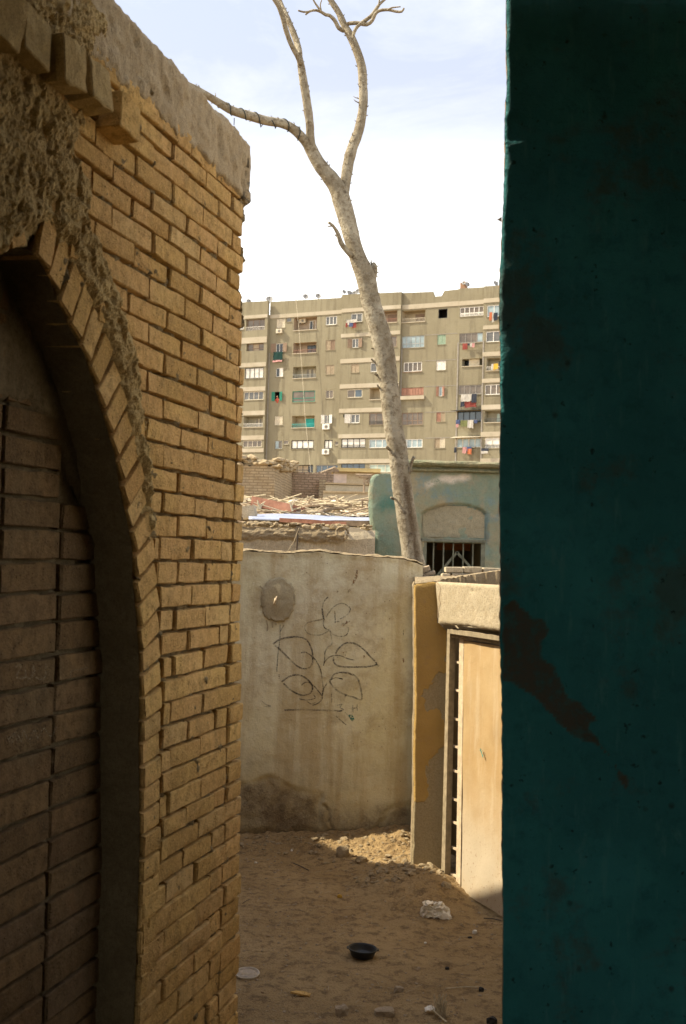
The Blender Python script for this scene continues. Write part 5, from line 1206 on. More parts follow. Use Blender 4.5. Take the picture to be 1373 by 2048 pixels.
TC = [(840, 1420, 62), (836, 1250, 52), (832, 1160, 47), (826, 1117, 43), (815, 1044, 39.5), (806, 981, 39.5), (798, 918, 38), (787.6, 855, 38), (782, 802, 39), (778.5, 771, 40), (772, 728, 41), (765, 684, 41), (753, 640, 40), (741, 597, 38), (731, 553, 39), (718, 520, 35), (707, 487, 33), (696, 444, 34), (684, 405, 36), (676, 380, 34), (664, 360, 31), (639, 328, 27), (621, 295, 26), (612, 272, 24)]
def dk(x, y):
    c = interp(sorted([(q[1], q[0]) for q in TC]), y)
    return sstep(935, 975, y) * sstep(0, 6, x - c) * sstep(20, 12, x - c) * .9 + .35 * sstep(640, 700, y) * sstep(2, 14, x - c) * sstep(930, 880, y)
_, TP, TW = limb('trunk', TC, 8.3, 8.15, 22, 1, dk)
limbs = [('limb', [(622, 300, 18), (606, 277, 19), (585, 257, 18), (564, 247, 18), (531, 241, 18), (498, 231, 18), (465, 221, 17), (433, 202, 15), (410, 188, 14), (380, 172, 13), (350, 165, 12)], 8.15, 7.6),
         ('limb', [(628, 310, 18), (623, 290, 19), (621, 272, 18), (619.6, 246, 18), (613, 197, 17), (606.5, 157, 16.5), (601.6, 125, 14), (597, 105, 12)], 8.15, 8.0),
         ('limb', [(602, 128, 11), (596, 113, 11), (587, 97, 10.5), (578.6, 78.7, 10), (571, 55, 10), (565.5, 32.8, 10), (557, 10, 10), (541, -12, 8)], 8.0, 7.8),
         ('limb', [(600, 122, 12), (599, 105, 13), (595, 88, 12.5), (587, 65.6, 12.5), (574, 33, 10.5), (564, 10, 8), (556, -12, 7)], 8.02, 8.2),
         ('limb', [(686, 405, 22), (689, 380, 22), (692, 358, 22), (697, 328, 23), (706, 295, 22), (718, 262, 20), (724.5, 229, 18.5), (727, 197, 18.5), (726, 164, 18), (723, 131, 18), (713, 98, 17), (701.5, 72, 16), (688.4, 49, 14), (678, 26, 12.5), (664, 4, 12), (650, -20, 11)], 8.2, 8.3),
         ('branch', [(706, 80, 5), (709, 64, 7), (716, 52, 7.5), (731, 41, 8), (744, 31, 8), (752, 20, 7.5), (760, 8, 6), (776, -6, 5)], 8.25, 8.2),
         ('branch', [(690, 52, 7), (697, 47.5, 8), (714.6, 46, 8), (734, 49, 8), (745, 41, 7.5), (751, 28, 7), (760, 21, 6.5), (777, 19.5, 6), (793, 23, 5.5), (804, 23, 5), (808.5, 16, 3.5)], 8.28, 8.1),
         ('branch', [(776, 20, 3.5), (784, 15.5, 3.5), (801.5, 13.5, 2.5)], 8.1, 8.05),
         ('branch', [(688, 62, 8), (678, 56, 8.5), (670, 41, 8), (660, 31, 7.5), (652, 29.5, 7), (643, 24, 6), (632, 20.5, 5.5), (620, 22.5, 5), (612, 29, 3.5)], 8.28, 8.1),
         ('branch', [(620, 23, 3.5), (608, 24, 4), (597, 21, 3.5)], 8.1, 8.05), ('branch', [(645, 26, 4.5), (640, 19, 4.5), (632, 8, 4), (625, -4, 3)], 8.15, 8.1), ('branch', [(643, 20, 2.5), (641, 10, 2.5), (644, 0, 2)], 8.15, 8.1),
         ('branch', [(757, 14, 4), (759, 4, 3.5), (760, -8, 3)], 8.2, 8.2),
         ('branch', [(703, 512, 10), (694, 502, 10), (683, 487, 10), (676.5, 468, 8), (671, 458, 6.5), (665, 450, 5.5), (658, 445, 5)], 8.15, 8.0), ('branch', [(679, 477, 4), (673, 471, 3.5), (670, 470, 2)], 8.05, 8.0), ('branch', [(664, 452, 3), (658, 452.5, 2.5), (655, 452, 1.5)], 8.02, 8.0),
         ('stump', [(739, 588, 12), (743, 570, 15), (746, 552, 17), (748, 538, 16), (748, 529, 11), (747, 526, 5)], 8.12, 8.08), ('branch', [(744, 530, 3), (743, 525, 3), (742.5, 520, 2)], 8.1, 8.08),
         ('stump', [(806, 955, 5), (818, 946, 5), (822.8, 930, 6), (825, 921, 6.5), (829, 914, 7.5)], 8.1, 8.0), ('branch', [(817, 950, 3), (824, 943, 2.5), (828, 938, 2)], 8.12, 8.1),
         ('stump', [(803, 1001, 5), (793, 999, 5), (787, 997, 6), (782.5, 995, 5)], 8.12, 8.05), ('stump', [(792, 905, 5), (783, 901, 5), (777, 897, 6), (774, 893, 5)], 8.15, 8.05), ('stump', [(770, 757, 6), (758, 752, 6), (753, 749, 5.5), (749, 746.5, 3.5)], 8.15, 8.1), ('stump', [(772, 784, 4), (762, 778, 4), (757, 773, 4), (755, 769, 2.5)], 8.15, 8.1),
         ('stump', [(764, 734, 5), (755, 728, 5), (746, 721, 4), (743, 717, 2.5)], 8.15, 8.1), ('branch', [(762, 702, 4), (752, 698, 3), (746, 697, 3), (743, 696, 2)], 8.15, 8.1)]
PTS = [(TP, TW)]
for k, (nm, pts, ya, yb) in enumerate(limbs):
    ya, yb = (8.24, 8.2) if (nm == 'stump' or (nm == 'branch' and pts[0][1] > 440 and pts[0][2] < 5)) else (ya, yb)
    o, P, W = limb(nm, pts, ya, yb, 12 if pts[0][2] > 8 else 8, k + 3); PTS.append((P, W)) if max(W) > .02 else None
# broken-off twig stubs and thorns all over
mb = MB()
for P, W in PTS:
    big = W[0] > .07
    for i in range(6, len(P) - 2):
        for _ in range(2 if big else 2):
            if random.random() > (.22 if big else .45): continue
            t_ = (P[i + 1] - P[i - 1]).normalized(); a_ = random.uniform(0, 6.28); u_ = t_.cross(Vector((0, 1, 0))).normalized(); v_ = t_.cross(u_)
            d = u_ * math.cos(a_) + v_ * math.sin(a_); L = random.uniform(.003, .014) + (.03 if random.random() < .03 else 0); b0 = P[i] + d * W[i] * .9; r = random.uniform(.003, .0055)
            mb.tube([b0, b0 + d * (W[i] * .1 + L * .6) + Vector((0, 0, L * .2)), b0 + d * (W[i] * .1 + L) + Vector((0, 0, L * .5)) + t_ * random.uniform(-.004, .012)], [r, r * .8, r * .35], 5)
o = mb.build('twig_stubs', MAT['bark'], tr, True); tag(o, kind='stuff')
# wire wound round the left limb
P, W = PTS[1]
cs = []
for k in range(90):
    t_ = k / 89 * (len(P) - 26) + 6; i = int(t_); fr = t_ - i; c = P[i].lerp(P[i + 1], fr); tt = (P[i + 1] - P[i]).normalized(); u_ = tt.cross(Vector((0, 1, 0))).normalized(); v_ = tt.cross(u_); an = k * .42
    cs.append(c + (u_ * math.cos(an) + v_ * math.sin(an)) * (W[i] + .004) + Vector((0, 0, -.02 if 30 < k < 44 else 0)))
mb = MB(); mb.tube(cs, .0035, 5); mb.build('wound_wire', MAT['wire'], tr, True)
mb = MB(); a_ = TI @ at_y(469, 236, 7.9); mb.tube([a_, a_ + Vector((0, 0, -.05))], .003, 5); mb.build('wire_end', MAT['wire'], tr)

# ================================================================== APARTMENT BLOCK
AE = Vector((.911, -.412, 0)).normalized(); AN = AE.cross(Vector((0, 0, 1))).normalized()
AP = Vector((.1334 * 129.5, 129.5, 0)); FA = frame(AP, AE)
apt = empty('apartment_block', FA, 'long grey-brown six storey apartment block with pale bands, shutters and balconies in the background', 'apartment block')
def ap(x, y, off=0.0):
    h = hit(x, y, AP + AN * off, AN); return (h - AP).dot(AE), h.z
def C1(x, y): return 480 + x / 5.085, 560 + y / 5.085
def C2(x, y): return 740 + x / 5.085, 550 + y / 5.085
def arect(c, x0, y0, x1, y1, off=0.0):
    xm, ym = (x0 + x1) / 2, (y0 + y1) / 2
    return ap(*c(x0, ym), off)[0], ap(*c(x1, ym), off)[0], ap(*c(xm, y1), off)[1], ap(*c(xm, y0), off)[1]      # x0,x1,z0,z1
ym_ = 760
sec_px = [('A', 380, 536.6, .55), ('B', 536.6, 682.6, 0.0), ('E', 682.6, 801.5, .35), ('G', 801.5, 914.5, 0.0), ('I', 914.5, 967, .12), ('J', 967, 1100, .5)]
SECS = {n: (ap(a, ym_)[0], ap(b, ym_)[0], o) for n, a, b, o in sec_px}
SKY = [(380, 613), (490, 607), (535, 604.5), (543, 603.5), (682, 595.5), (685, 591.5), (745, 588.5), (756, 584), (762, 588), (803, 586), (866.5, 583.4), (869.8, 593), (883.6, 592), (889.5, 581.5), (918, 578.5), (997.6, 573.6), (1100, 567)]
SKYP = [ap(x, y) for x, y in SKY]
# openings: section, crop, rect, kind, options
OP = [
 ('A', C1, (85, 405, 275, 520), 'loggia', dict(f='brown', g='brownish', n=3, rail='white')), ('A', C1, (-120, 410, 62, 515), 'win', dict(f='white', g='grey', n=3)),
 ('A', C1, (90, 652, 265, 728), 'loggia', dict(f='brown', g='brownish', n=3, sh='tan')), ('A', C1, (75, 900, 262, 1008), 'win', dict(f='dgrey', g='milky', n=4)),
 ('A', C1, (65, 1140, 262, 1226), 'win', dict(f='cream', g='grey', n=4)), ('A', C1, (60, 1390, 255, 1500), 'balc', dict(d='slat', rail='white', col='recess_grey')), ('A', C1, (55, 1635, 245, 1706), 'win', dict(f='cream', g='brownish', n=4)),
 ('B', C1, (375, 395, 460, 486), 'slat', dict(f='cream')), ('B', C1, (475, 385, 525, 426), 'win', dict(f='mgrey', g='grey', n=1)),
 ('B', C1, (368, 645, 440, 735), 'win', dict(f='white', g='dark', n=2, shut='brown')), ('B', C1, (368, 893, 440, 984), 'win', dict(f='white', g='dark', n=2, half='white')),
 ('B', C1, (358, 1138, 405, 1230), 'hole', dict(shut='green')), ('B', C1, (355, 1385, 435, 1476), 'slat', dict(f='cream')), ('B', C1, (358, 1635, 430, 1716), 'win', dict(f='steel', g='blue', n=2, alt='brownish')), ('B', C1, (445, 1630, 495, 1672), 'win', dict(f='cream', g='brownish', n=1)),
 ('B', C1, (550, 378, 785, 506), 'balc', dict(d='white', col='recess_pink')), ('B', C1, (545, 635, 780, 742), 'balc', dict(d='darkwin', rail='red', col='recess_pink')), ('B', C1, (540, 880, 775, 996), 'balc', dict(d='slat', rail='steel', col='recess_grey')),
 ('B', C1, (535, 1128, 765, 1240), 'win', dict(f='green', g='brownish', n=2, mid=True)), ('B', C1, (530, 1380, 760, 1500), 'balc', dict(d='turq', rail='turq', col='recess')), ('B', C1, (525, 1630, 750, 1716), 'win', dict(f='black', g='milky', n=4)), ('B', C1, (517, 1880, 745, 1960), 'loggia', dict(f='dgrey', g='dark', n=4, sh='tan')),
 ('B', C1, (875, 368, 988, 456), 'win', dict(f='white', g='grey', n=3)), ('B', C1, (875, 612, 968, 713), 'slat', dict(f='brown', alt='tan')), ('B', C1, (875, 865, 960, 960), 'slat', dict(f='tan')), ('B', C1, (875, 1120, 950, 1203), 'win', dict(f='cream', g='brownish', n=2)),
 ('B', C1, (862, 1372, 912, 1460), 'win', dict(f='white', g='grey', n=2, shut='white')), ('B', C1, (860, 1628, 942, 1716), 'win', dict(f='black', g='milky', n=2)), ('B', C1, (965, 1640, 1005, 1680), 'win', dict(f='cream', g='brownish', n=1)), ('B', C1, (775, 1880, 1005, 1960), 'win', dict(f='mgrey', g='dblue', n=4)),
 ('E', C1, (1145, 345, 1258, 432), 'win', dict(f='white', g='grey', n=2)), ('E', C1, (1155, 602, 1220, 692), 'win', dict(f='white', g='grey', n=2, shut='brown')), ('E', C1, (1145, 858, 1225, 946), 'slat', dict(f='tan')),
 ('E', C1, (1105, 1116, 1258, 1200), 'win', dict(f='cream', g='brownish', n=2, last='dblue')), ('E', C1, (1140, 1368, 1230, 1458), 'win', dict(f='white', g='grey', n=2, shutl='white')), ('E', C1, (1065, 1370, 1103, 1402), 'hole', dict(small=True)),
 ('E', C1, (1045, 1615, 1290, 1709), 'win', dict(f='black', g='milky', n=4, rail='dgrey')), ('E', C1, (1040, 1870, 1285, 1960), 'win', dict(f='dgrey', g='dblue', n=4)),
 ('E', C2, (60, 372, 290, 490), 'balc', dict(d='brown', rail='red', col='recess_pink')), ('E', C2, (60, 630, 285, 742), 'win', dict(f='brown', g='brownish', n=4)), ('E', C2, (18, 893, 275, 986), 'win', dict(f='white', g='grey', n=4)),
 ('E', C2, (10, 1150, 270, 1266), 'balc', dict(d='red', col='recess')), ('E', C2, (5, 1405, 275, 1525), 'win', dict(f='brown', g='brownish', n=4, rail='dgrey')), ('E', C2, (5, 1672, 270, 1760), 'win', dict(f='white', g='blue', n=4)), ('E', C2, (5, 1925, 250, 2010), 'win', dict(f='cream', g='pgreen', n=3)),
 ('G', C2, (330, 360, 565, 476), 'balc', dict(d='brown', rail='cream', col='recess')), ('G', C2, (325, 618, 555, 740), 'win', dict(f='steel', g='blue', n=5, mid=True)), ('G', C2, (345, 885, 530, 982), 'win', dict(f='white', g='brownish', n=4, ledge=True)),
 ('G', C2, (316, 1145, 548, 1226), 'slat', dict(f='red', n=8)), ('G', C2, (325, 1400, 540, 1525), 'win', dict(f='brown', g='brownish', n=4, mid=True)), ('G', C2, (322, 1668, 535, 1756), 'win', dict(f='white', g='blue', n=4)), ('G', C2, (322, 1925, 530, 2010), 'win', dict(f='cream', g='pgreen', n=3)),
 ('G', C2, (698, 345, 790, 440), 'hole', dict(fr='dgrey')), ('G', C2, (688, 607, 772, 706), 'slat', dict(f='lgreen')), ('G', C2, (678, 872, 772, 968), 'slat', dict(f='white')), ('G', C2, (702, 1135, 738, 1232), 'win', dict(f='white', g='blue', n=1, shut='red')),
 ('G', C2, (678, 1395, 765, 1492), 'slat', dict(f='tan', alt='red')), ('G', C2, (660, 1658, 765, 1760), 'slat', dict(f='cream', alt='tan')), ('G', C2, (655, 1925, 760, 2010), 'win', dict(f='white', g='grey', n=2)),
 ('I', C2, (920, 325, 1162, 420), 'win', dict(f='white', g='brownish', n=5, mid=True, lat=True)), ('I', C2, (915, 590, 1155, 690), 'win', dict(f='mgrey', g='brownish', n=4, last='blue')), ('I', C2, (940, 852, 1155, 926), 'balc', dict(d='curtain', col='recess_grey', ledge=True)),
 ('I', C2, (905, 1120, 1140, 1216), 'win', dict(f='mgrey', g='brownish', n=4)), ('I', C2, (895, 1385, 1140, 1500), 'win', dict(f='black', g='dblue', n=4, awn='black')), ('I', C2, (885, 1658, 1135, 1756), 'win', dict(f='cream', g='blue', n=4, awn='cream')), ('I', C2, (880, 1925, 1130, 2010), 'win', dict(f='cream', g='grey', n=3)),
 ('J', C2, (1205, 312, 1420, 430), 'win', dict(f='white', g='blue', n=3)), ('J', C2, (1195, 578, 1420, 686), 'win', dict(f='white', g='grey', n=3)), ('J', C2, (1200, 850, 1420, 976), 'balc', dict(d='darkwin', rail='white', col='recess_grey')),
 ('J', C2, (1185, 1118, 1415, 1222), 'win', dict(f='white', g='brownish', n=4)), ('J', C2, (1180, 1385, 1410, 1502), 'balc', dict(d='pgreen', rail='dgrey', col='recess_grey')), ('J', C2, (1180, 1655, 1405, 1766), 'win', dict(f='cream', g='milky', n=3, rail='dgrey')),
]
BANDS = [('A', C1, -500, 298, [(365, 398), (590, 650), (848, 890), (1092, 1136), (1336, 1380), (1586, 1630), (1716, 1756), (1832, 1864)], 180),
         ('B', C1, 312, 1030, [(331, 369)], 670), ('E', C1, 1038, 1710, [(293, 331), (548, 586), (805, 848), (1062, 1105), (1310, 1352), (1570, 1611), (1825, 1867)], 1170),
         ('G', C2, 325, 900, [(288, 334)], 612), ('I', C2, 910, 1160, [(262, 306)], 1040), ('J', C2, 1168, 1600, [(246, 290), (520, 560), (790, 834), (1060, 1102), (1326, 1374), (1600, 1650), (1870, 1916)], 1240)]
for n, (u0, u1, off) in SECS.items():
    ops = [(arect(c, *r), k, o) for s_, c, r, k, o in OP if s_ == n]
    xs = sorted({u0, u1} | {v_ for (a, b, c, d), _, _ in ops for v_ in (a, b) if u0 < v_ < u1}); top = 28.3
    zs = sorted({0.0, top} | {v_ for (a, b, c, d), _, _ in ops for v_ in (c, d)})
    bandt = [b for b in BANDS if b[0] == n][0]; top = ap(*bandt[1](bandt[5], bandt[4][0][0]))[1]; zs = [z for z in zs if z < top] + [top]
    mb = MB()
    for i in range(len(xs) - 1):
        for j in range(len(zs) - 1):
            xm, zm = (xs[i] + xs[i + 1]) / 2, (zs[j] + zs[j + 1]) / 2
            if any(a < xm < b and c < zm < d for (a, b, c, d), _, _ in ops): continue
            mb.add([(xs[i], zs[j], off), (xs[i + 1], zs[j], off), (xs[i + 1], zs[j + 1], off), (xs[i], zs[j + 1], off)], [(0, 1, 2, 3)])
    mb.add([(u0, 0, off), (u0, top, off), (u0, top, -1.4), (u0, 0, -1.4)], [(0, 1, 2, 3)]); mb.add([(u1, 0, off), (u1, top, off), (u1, top, -1.4), (u1, 0, -1.4)], [(3, 2, 1, 0)])
    wallp = mb.build('facade_wall', MAT['facade'], apt)
    # parapet following the skyline
    pts = [(u0, interp(SKYP, u0))] + [p_ for p_ in SKYP if u0 < p_[0] < u1] + [(u1, interp(SKYP, u1))]
    pts = [(x, z + (.0 if n in 'BG' else .04)) for x, z in pts]
    mb = MB(); mb.prism([(u0, top - .001)] + [(u1, top - .001)] + pts[::-1], off - .35, off + .001); mb.build('parapet', MAT['facade'], apt)
    mb = MB(); mb.box(u0 - .05, u0 + .05, 0, top, off - .02, off + .03) if n in 'EG' else None
    for (s_, c, bx0, bx1, rows, xm) in [b for b in BANDS if b[0] == n]:
        for y0, y1 in rows:
            z1, z0 = ap(*c(xm, y0))[1], ap(*c(xm, y1))[1]; bmx = MB(); bmx.box(u0 + .02, u1 - .02, z0, z1, off - .02, off + .07); bmx.build('pale_band', MAT['band'], apt)
    for (a, b, c, d), k, o in ops:
        a, b = max(a, u0 + .02), min(b, u1 - .02); W_, H_ = b - a, d - c; depth = dict(win=.16, slat=.12, hole=1.2, balc=1.25, loggia=.5)[k]
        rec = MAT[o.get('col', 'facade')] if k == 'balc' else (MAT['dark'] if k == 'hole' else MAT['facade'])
        mb = MB(); z_b = off - depth
        mb.add([(a, c, off), (b, c, off), (b, d, off), (a, d, off), (a, c, z_b), (b, c, z_b), (b, d, z_b), (a, d, z_b)], [(0, 1, 5, 4), (1, 2, 6, 5), (2, 3, 7, 6), (3, 0, 4, 7), (4, 5, 6, 7)])
        rc = mb.build('balcony_recess' if k == 'balc' else 'window_recess', rec, apt)
        def fr(x0, x1, z0, z1, zz, th, m, n_, parent, w=.05, mull=0, mid=None):
            q = MB(); q.box(x0, x1, z0, z0 + w, zz, zz + th); q.box(x0, x1, z1 - w, z1, zz, zz + th); q.box(x0, x0 + w, z0 + w, z1 - w, zz, zz + th); q.box(x1 - w, x1, z0 + w, z1 - w, zz, zz + th)
            for t_ in range(1, mull): xx = lerp(x0, x1, t_ / mull); q.box(xx - w / 2, xx + w / 2, z0 + w, z1 - w, zz, zz + th)
            if mid: q.box(x0 + w, x1 - w, z0 + (z1 - z0) * mid - w / 2, z0 + (z1 - z0) * mid + w / 2, zz + .002, zz + th - .002)
            return q.build(n_, m, parent)
        def shutter(x0, x1, z0, z1, zz, m, parent, ang=0, horiz=True, nm='shutter'):
            q = MB(); L = x1 - x0; q.box(0, L, 0, .05, 0, .04); q.box(0, L, z1 - z0 - .05, z1 - z0, 0, .04); q.box(0, .05, .05, z1 - z0 - .05, 0, .04); q.box(L - .05, L, .05, z1 - z0 - .05, 0, .04)
            ns = 12
            for t_ in range(ns):
                zz_ = lerp(.06, z1 - z0 - .06, (t_ + .5) / ns); q.box(.05, L - .05, zz_ - .035, zz_ + .03, .008, .022, 0)
            return q.build(nm, m, parent, mw=Matrix.Translation((x0, z0, zz)) @ Matrix.Rotation(ang, 4, 'Y'))
        if k in ('win', 'loggia'):
            nn = o['n']; w = .075 if W_ > 1 else .05; mid = .35 if (o.get('mid') or k == 'loggia') else None; zz = z_b + .05 if k == 'win' else off - .35
            fo = fr(a + .01, b - .01, c + .01, d - .01, zz, .06, MAT['p_' + o['f']], 'window', apt, w, nn, mid)
            for t_ in range(nn):
                x0, x1 = lerp(a, b, t_ / nn) + .02, lerp(a, b, (t_ + 1) / nn) - .02; g_ = o['g']
                if o.get('last') and t_ == nn - 1: g_ = o['last']
                if o.get('alt') and t_ % 2: g_ = o['alt']
                m_ = MAT['g_' + g_]
                if o.get('half') and t_ == nn - 1: m_ = MAT['p_white']
                if o.get('sh') and t_ in (1, nn - 2): m_ = MAT['p_' + o['sh']]
                q = MB(); q.box(x0, x1, c + .03, d - .03, zz + .012, zz + .03); q.build('pane', m_, fo)
            if o.get('lat'):
                q = MB()
                for t_ in range(24): xx = lerp(a, b, (t_ + .5) / 24); q.box(xx - .025, xx + .025, c + .05, c + H_ * .36, zz + .07, zz + .09)
                q.build('lattice', MAT['p_white'], fo)
        if k == 'slat':
            nn = o.get('n', 2); 
            for t_ in range(nn):
                x0, x1 = lerp(a, b, t_ / nn) + .01, lerp(a, b, (t_ + 1) / nn) - .01; m_ = MAT['p_' + (o.get('alt') if (o.get('alt') and t_ % 2 == 0) else o['f'])]
                shutter(x0, x1, c + .02, d - .02, z_b + .05, m_, rc, 0)
        if k == 'hole' and o.get('fr'): fr(a, b, c, d, off - .08, .05, MAT['p_dgrey'], 'window', apt, .05)
        for key in ('shut', 'shutl'):
            if o.get(key):
                m_ = MAT['p_' + o[key]]; sw = min(.75, W_ * .62)
                shutter(a - .02, a - .02 + sw, c, d, off + .03, m_, rc, R(180 + 12))
                if key == 'shut': shutter(b + .02, b + .02 + sw, c, d, off + .03, m_, rc, R(-14))
        if k == 'balc':
            dr = o['d']; x0, x1 = lerp(a, b, .42), lerp(a, b, .80)
            if dr == 'white': fo = fr(lerp(a, b, .5), lerp(a, b, .78), c, c + H_ * .86, z_b + .01, .05, MAT['p_white'], 'balcony_door', apt, .07, 2); q = MB(); q.box(lerp(a, b, .51), lerp(a, b, .66), c + .02, c + H_ * .82, z_b + .012, z_b + .03); q.build('pane', MAT['g_dark'], fo)
            elif dr in ('darkwin',): fo = fr(x0, x1, c + H_ * .1, c + H_ * .88, z_b + .01, .05, MAT['p_dgrey'], 'balcony_door', apt, .07, 2); q = MB(); q.box(x0 + .03, x1 - .03, c + H_ * .12, c + H_ * .86, z_b + .012, z_b + .03); q.build('pane', MAT['g_dark'], fo)
            elif dr == 'slat':
                for t_ in range(4): shutter(lerp(x0, x1, t_ / 4) + .01, lerp(x0, x1, (t_ + 1) / 4) - .01, c, c + H_ * .86, z_b + .02, MAT['p_' + ('cream' if t_ % 2 else 'mgrey')], rc, 0)
            elif dr == 'curtain':
                q = MB(); n_ = 26
                vv_ = [(lerp(lerp(a, b, .30), lerp(a, b, .80), t_ / n_), zz_, off - .3 + .05 * math.sin(t_ * 2.1)) for t_ in range(n_ + 1) for zz_ in (c, d - .02)]
                q.add(vv_, [(2 * t_, 2 * t_ + 2, 2 * t_ + 3, 2 * t_ + 1) for t_ in range(n_)]); q.build('curtain', MAT['p_cream'], apt)
                for q0, q1 in ((0, .28), (.84, 1)): q = MB(); q.box(lerp(a, b, q0), lerp(a, b, q1), c, d, z_b + .02, z_b + .05); q.build('pane', MAT['g_dark'], rc)
            else:
                m_ = {'turq': MAT['p_turq'], 'brown': MAT['p_brown'], 'red': MAT['p_red'], 'pgreen': MAT['g_pgreen']}[dr]; q = MB(); q.box(x0, x1, c, c + H_ * .84, z_b + .01, z_b + .05)
                for t_ in range(10): zz_ = c + H_ * .84 * (t_ + .5) / 10; q.box(x0 + .05, x1 - .05, zz_ - .04, zz_ + .04, z_b + .052, z_b + .07)
                q.build('balcony_door', m_, apt)
        if o.get('rail'):
            q = MB(); hh = min(H_ * .32, .6); q.box(a, b, c + hh - .04, c + hh, off - .05, off - .01)
            nr = max(4, int(W_ / .16))
            for t_ in range(nr): xx = lerp(a + .03, b - .03, t_ / (nr - 1)); q.box(xx - .012, xx + .012, c, c + hh - .04, off - .045, off - .02)
            q.build('balcony_railing', MAT['p_' + o['rail']], apt)
        if o.get('ledge') or k == 'balc': q = MB(); q.box(a - .05, b + .05, c - .10, c - .002, off - .03, off + .10); q.build('sill', MAT['band'] if k == 'balc' else MAT['p_brown'], apt)
        elif k in ('win', 'slat'): q = MB(); q.box(a - .06, b + .06, c - .07, c - .004, off - .03, off + .06); q.build('sill', MAT['facade'], apt)
        if o.get('awn'):
            m_ = MAT['p_' + o['awn']]; q = MB(); q.add([(a - .25, d + .12, off + .01), (b + .1, d + .12, off + .01), (b + .1, d + .0, off + .75), (a - .5, d - .05, off + .8), (a - .25, d + .16, off + .01), (b + .1, d + .16, off + .01), (b + .1, d + .04, off + .75), (a - .5, d - .01, off + .8)], [(0, 1, 2, 3), (7, 6, 5, 4), (0, 3, 7, 4), (3, 2, 6, 7), (2, 1, 5, 6)]); q.build('awning', m_, apt)
# ledge under the red slatted window; horizontal and vertical construction joints; body
a, b, c, d = arect(C2, 312, 1232, 560, 1268); mb = MB(); mb.box(a, b, c, d, .0, .3); mb.build('balcony_ledge', MAT['band'], apt)
for yy in (602, 866, 1128, 1392, 1655):
    a, b, c, d = arect(C2, 560, yy - 2, 900, yy + 2); mb = MB(); mb.box(a, b, (c + d) / 2 - .03, (c + d) / 2 + .03, .001, .02); mb.build('floor_joint', MAT['p_mgrey'], apt)
for sec, xx in (('B', 0), ('G', 0), ('I', 0), ('J', 0)):
    u0, u1, off = SECS[sec]; mb = MB(); mb.box(u0 + .02, u0 + .16, 0, 27, off + .001, off + .05); mb.build('drain_pipe', MAT['p_mgrey'], apt)
mb = MB(); ua, ub = SECS['A'][0], SECS['J'][1]; mb.box(ua, ub, 0, 27.0, -14, -1.45); mb.build('building_body', MAT['facade'], apt)
# chimney block on the roof
a, b, c, d = arect(C2, 905, 65, 957, 140); mb = MB(); mb.prism([(a, c - .3), (b, c - .3), (b, c + .8), (lerp(a, b, .75), c + 1.0), (lerp(a, b, .3), d - .2), (a + .1, d), (a, d)], -1.2, -.5); mb.build('stair_head', simple('red_brick_stub', (.30, .18, .11), .9), apt)
# --- long pale cable in front of the block
mb = MB(); P = [ap(592, 597, .8), ap(597, 650, .9), ap(603, 740, 1.0), ap(609, 830, 1.0), ap(615, 890, 1.0), ap(622, 950, .9)]
mb.tube([FA @ Vector((x, z, .8)) for x, z in P], .022, 5); tag(mb.build('hanging_cable', MAT['p_cream']), 'long pale cable hanging down the front of the apartment block from the parapet', 'cable')
mb = MB(); P = [ap(*C1(565, 190)), ap(*C1(563, 215))]; mb.tube([FA @ Vector((x, z, -.2)) for x, z in P], .04, 5); tag(mb.build('roof_post', MAT['p_dgrey']), 'short dark post on the parapet above the pale hanging cable', 'post')
# --- satellite dishes
def dish(c, x, y, r, az, label, m='dish'):
    px, py = c(x, y); zr = interp(SKYP, ap(px, py)[0]); u, z = ap(px, py); D = empty('satellite_dish', FA @ Matrix.Translation((u, zr - .03, -.5)), label, 'satellite dish', 'satellite dishes along the roof parapet')
    rad = r * 1.55 / 5.085 / 2276 * 135; az = abs(az) * .8; v = []; f = []; N = 20
    for i in range(5):
        q = i / 4
        for k in range(N): a_ = 2 * math.pi * k / N; v.append((rad * q * math.cos(a_), rad * 1.08 * q * math.sin(a_), .22 * rad * q * q))
    for i in range(4):
        for k in range(N): f.append((i * N + k, i * N + (k + 1) % N, (i + 1) * N + (k + 1) % N, (i + 1) * N + k))
    hh = max(.35, z - zr); Mx = Matrix.Translation((0, hh, 0)) @ Matrix.Rotation(R(az), 4, 'Y') @ Matrix.Rotation(R(-28), 4, 'X')
    o = link('reflector', mesh('reflector', v, f, True), MAT[m], D, Mx); md_ = o.modifiers.new('s', 'SOLIDIFY'); md_.thickness = .02
    q = MB(); q.tube([(0, 0, -.1), (0, hh, -.08)], .035, 6); q.build('mast', MAT['p_dgrey'], D)
    q = MB(); q.tube([(0, -rad * .9, .2 * rad), (0, -rad * .3, rad * 1.1)], .02, 5); q.box(-.05, .05, -rad * .3 - .05, -rad * .3 + .06, rad * 1.05, rad * 1.25); q.build('feed_arm', MAT['p_dgrey'], D, mw=Mx)
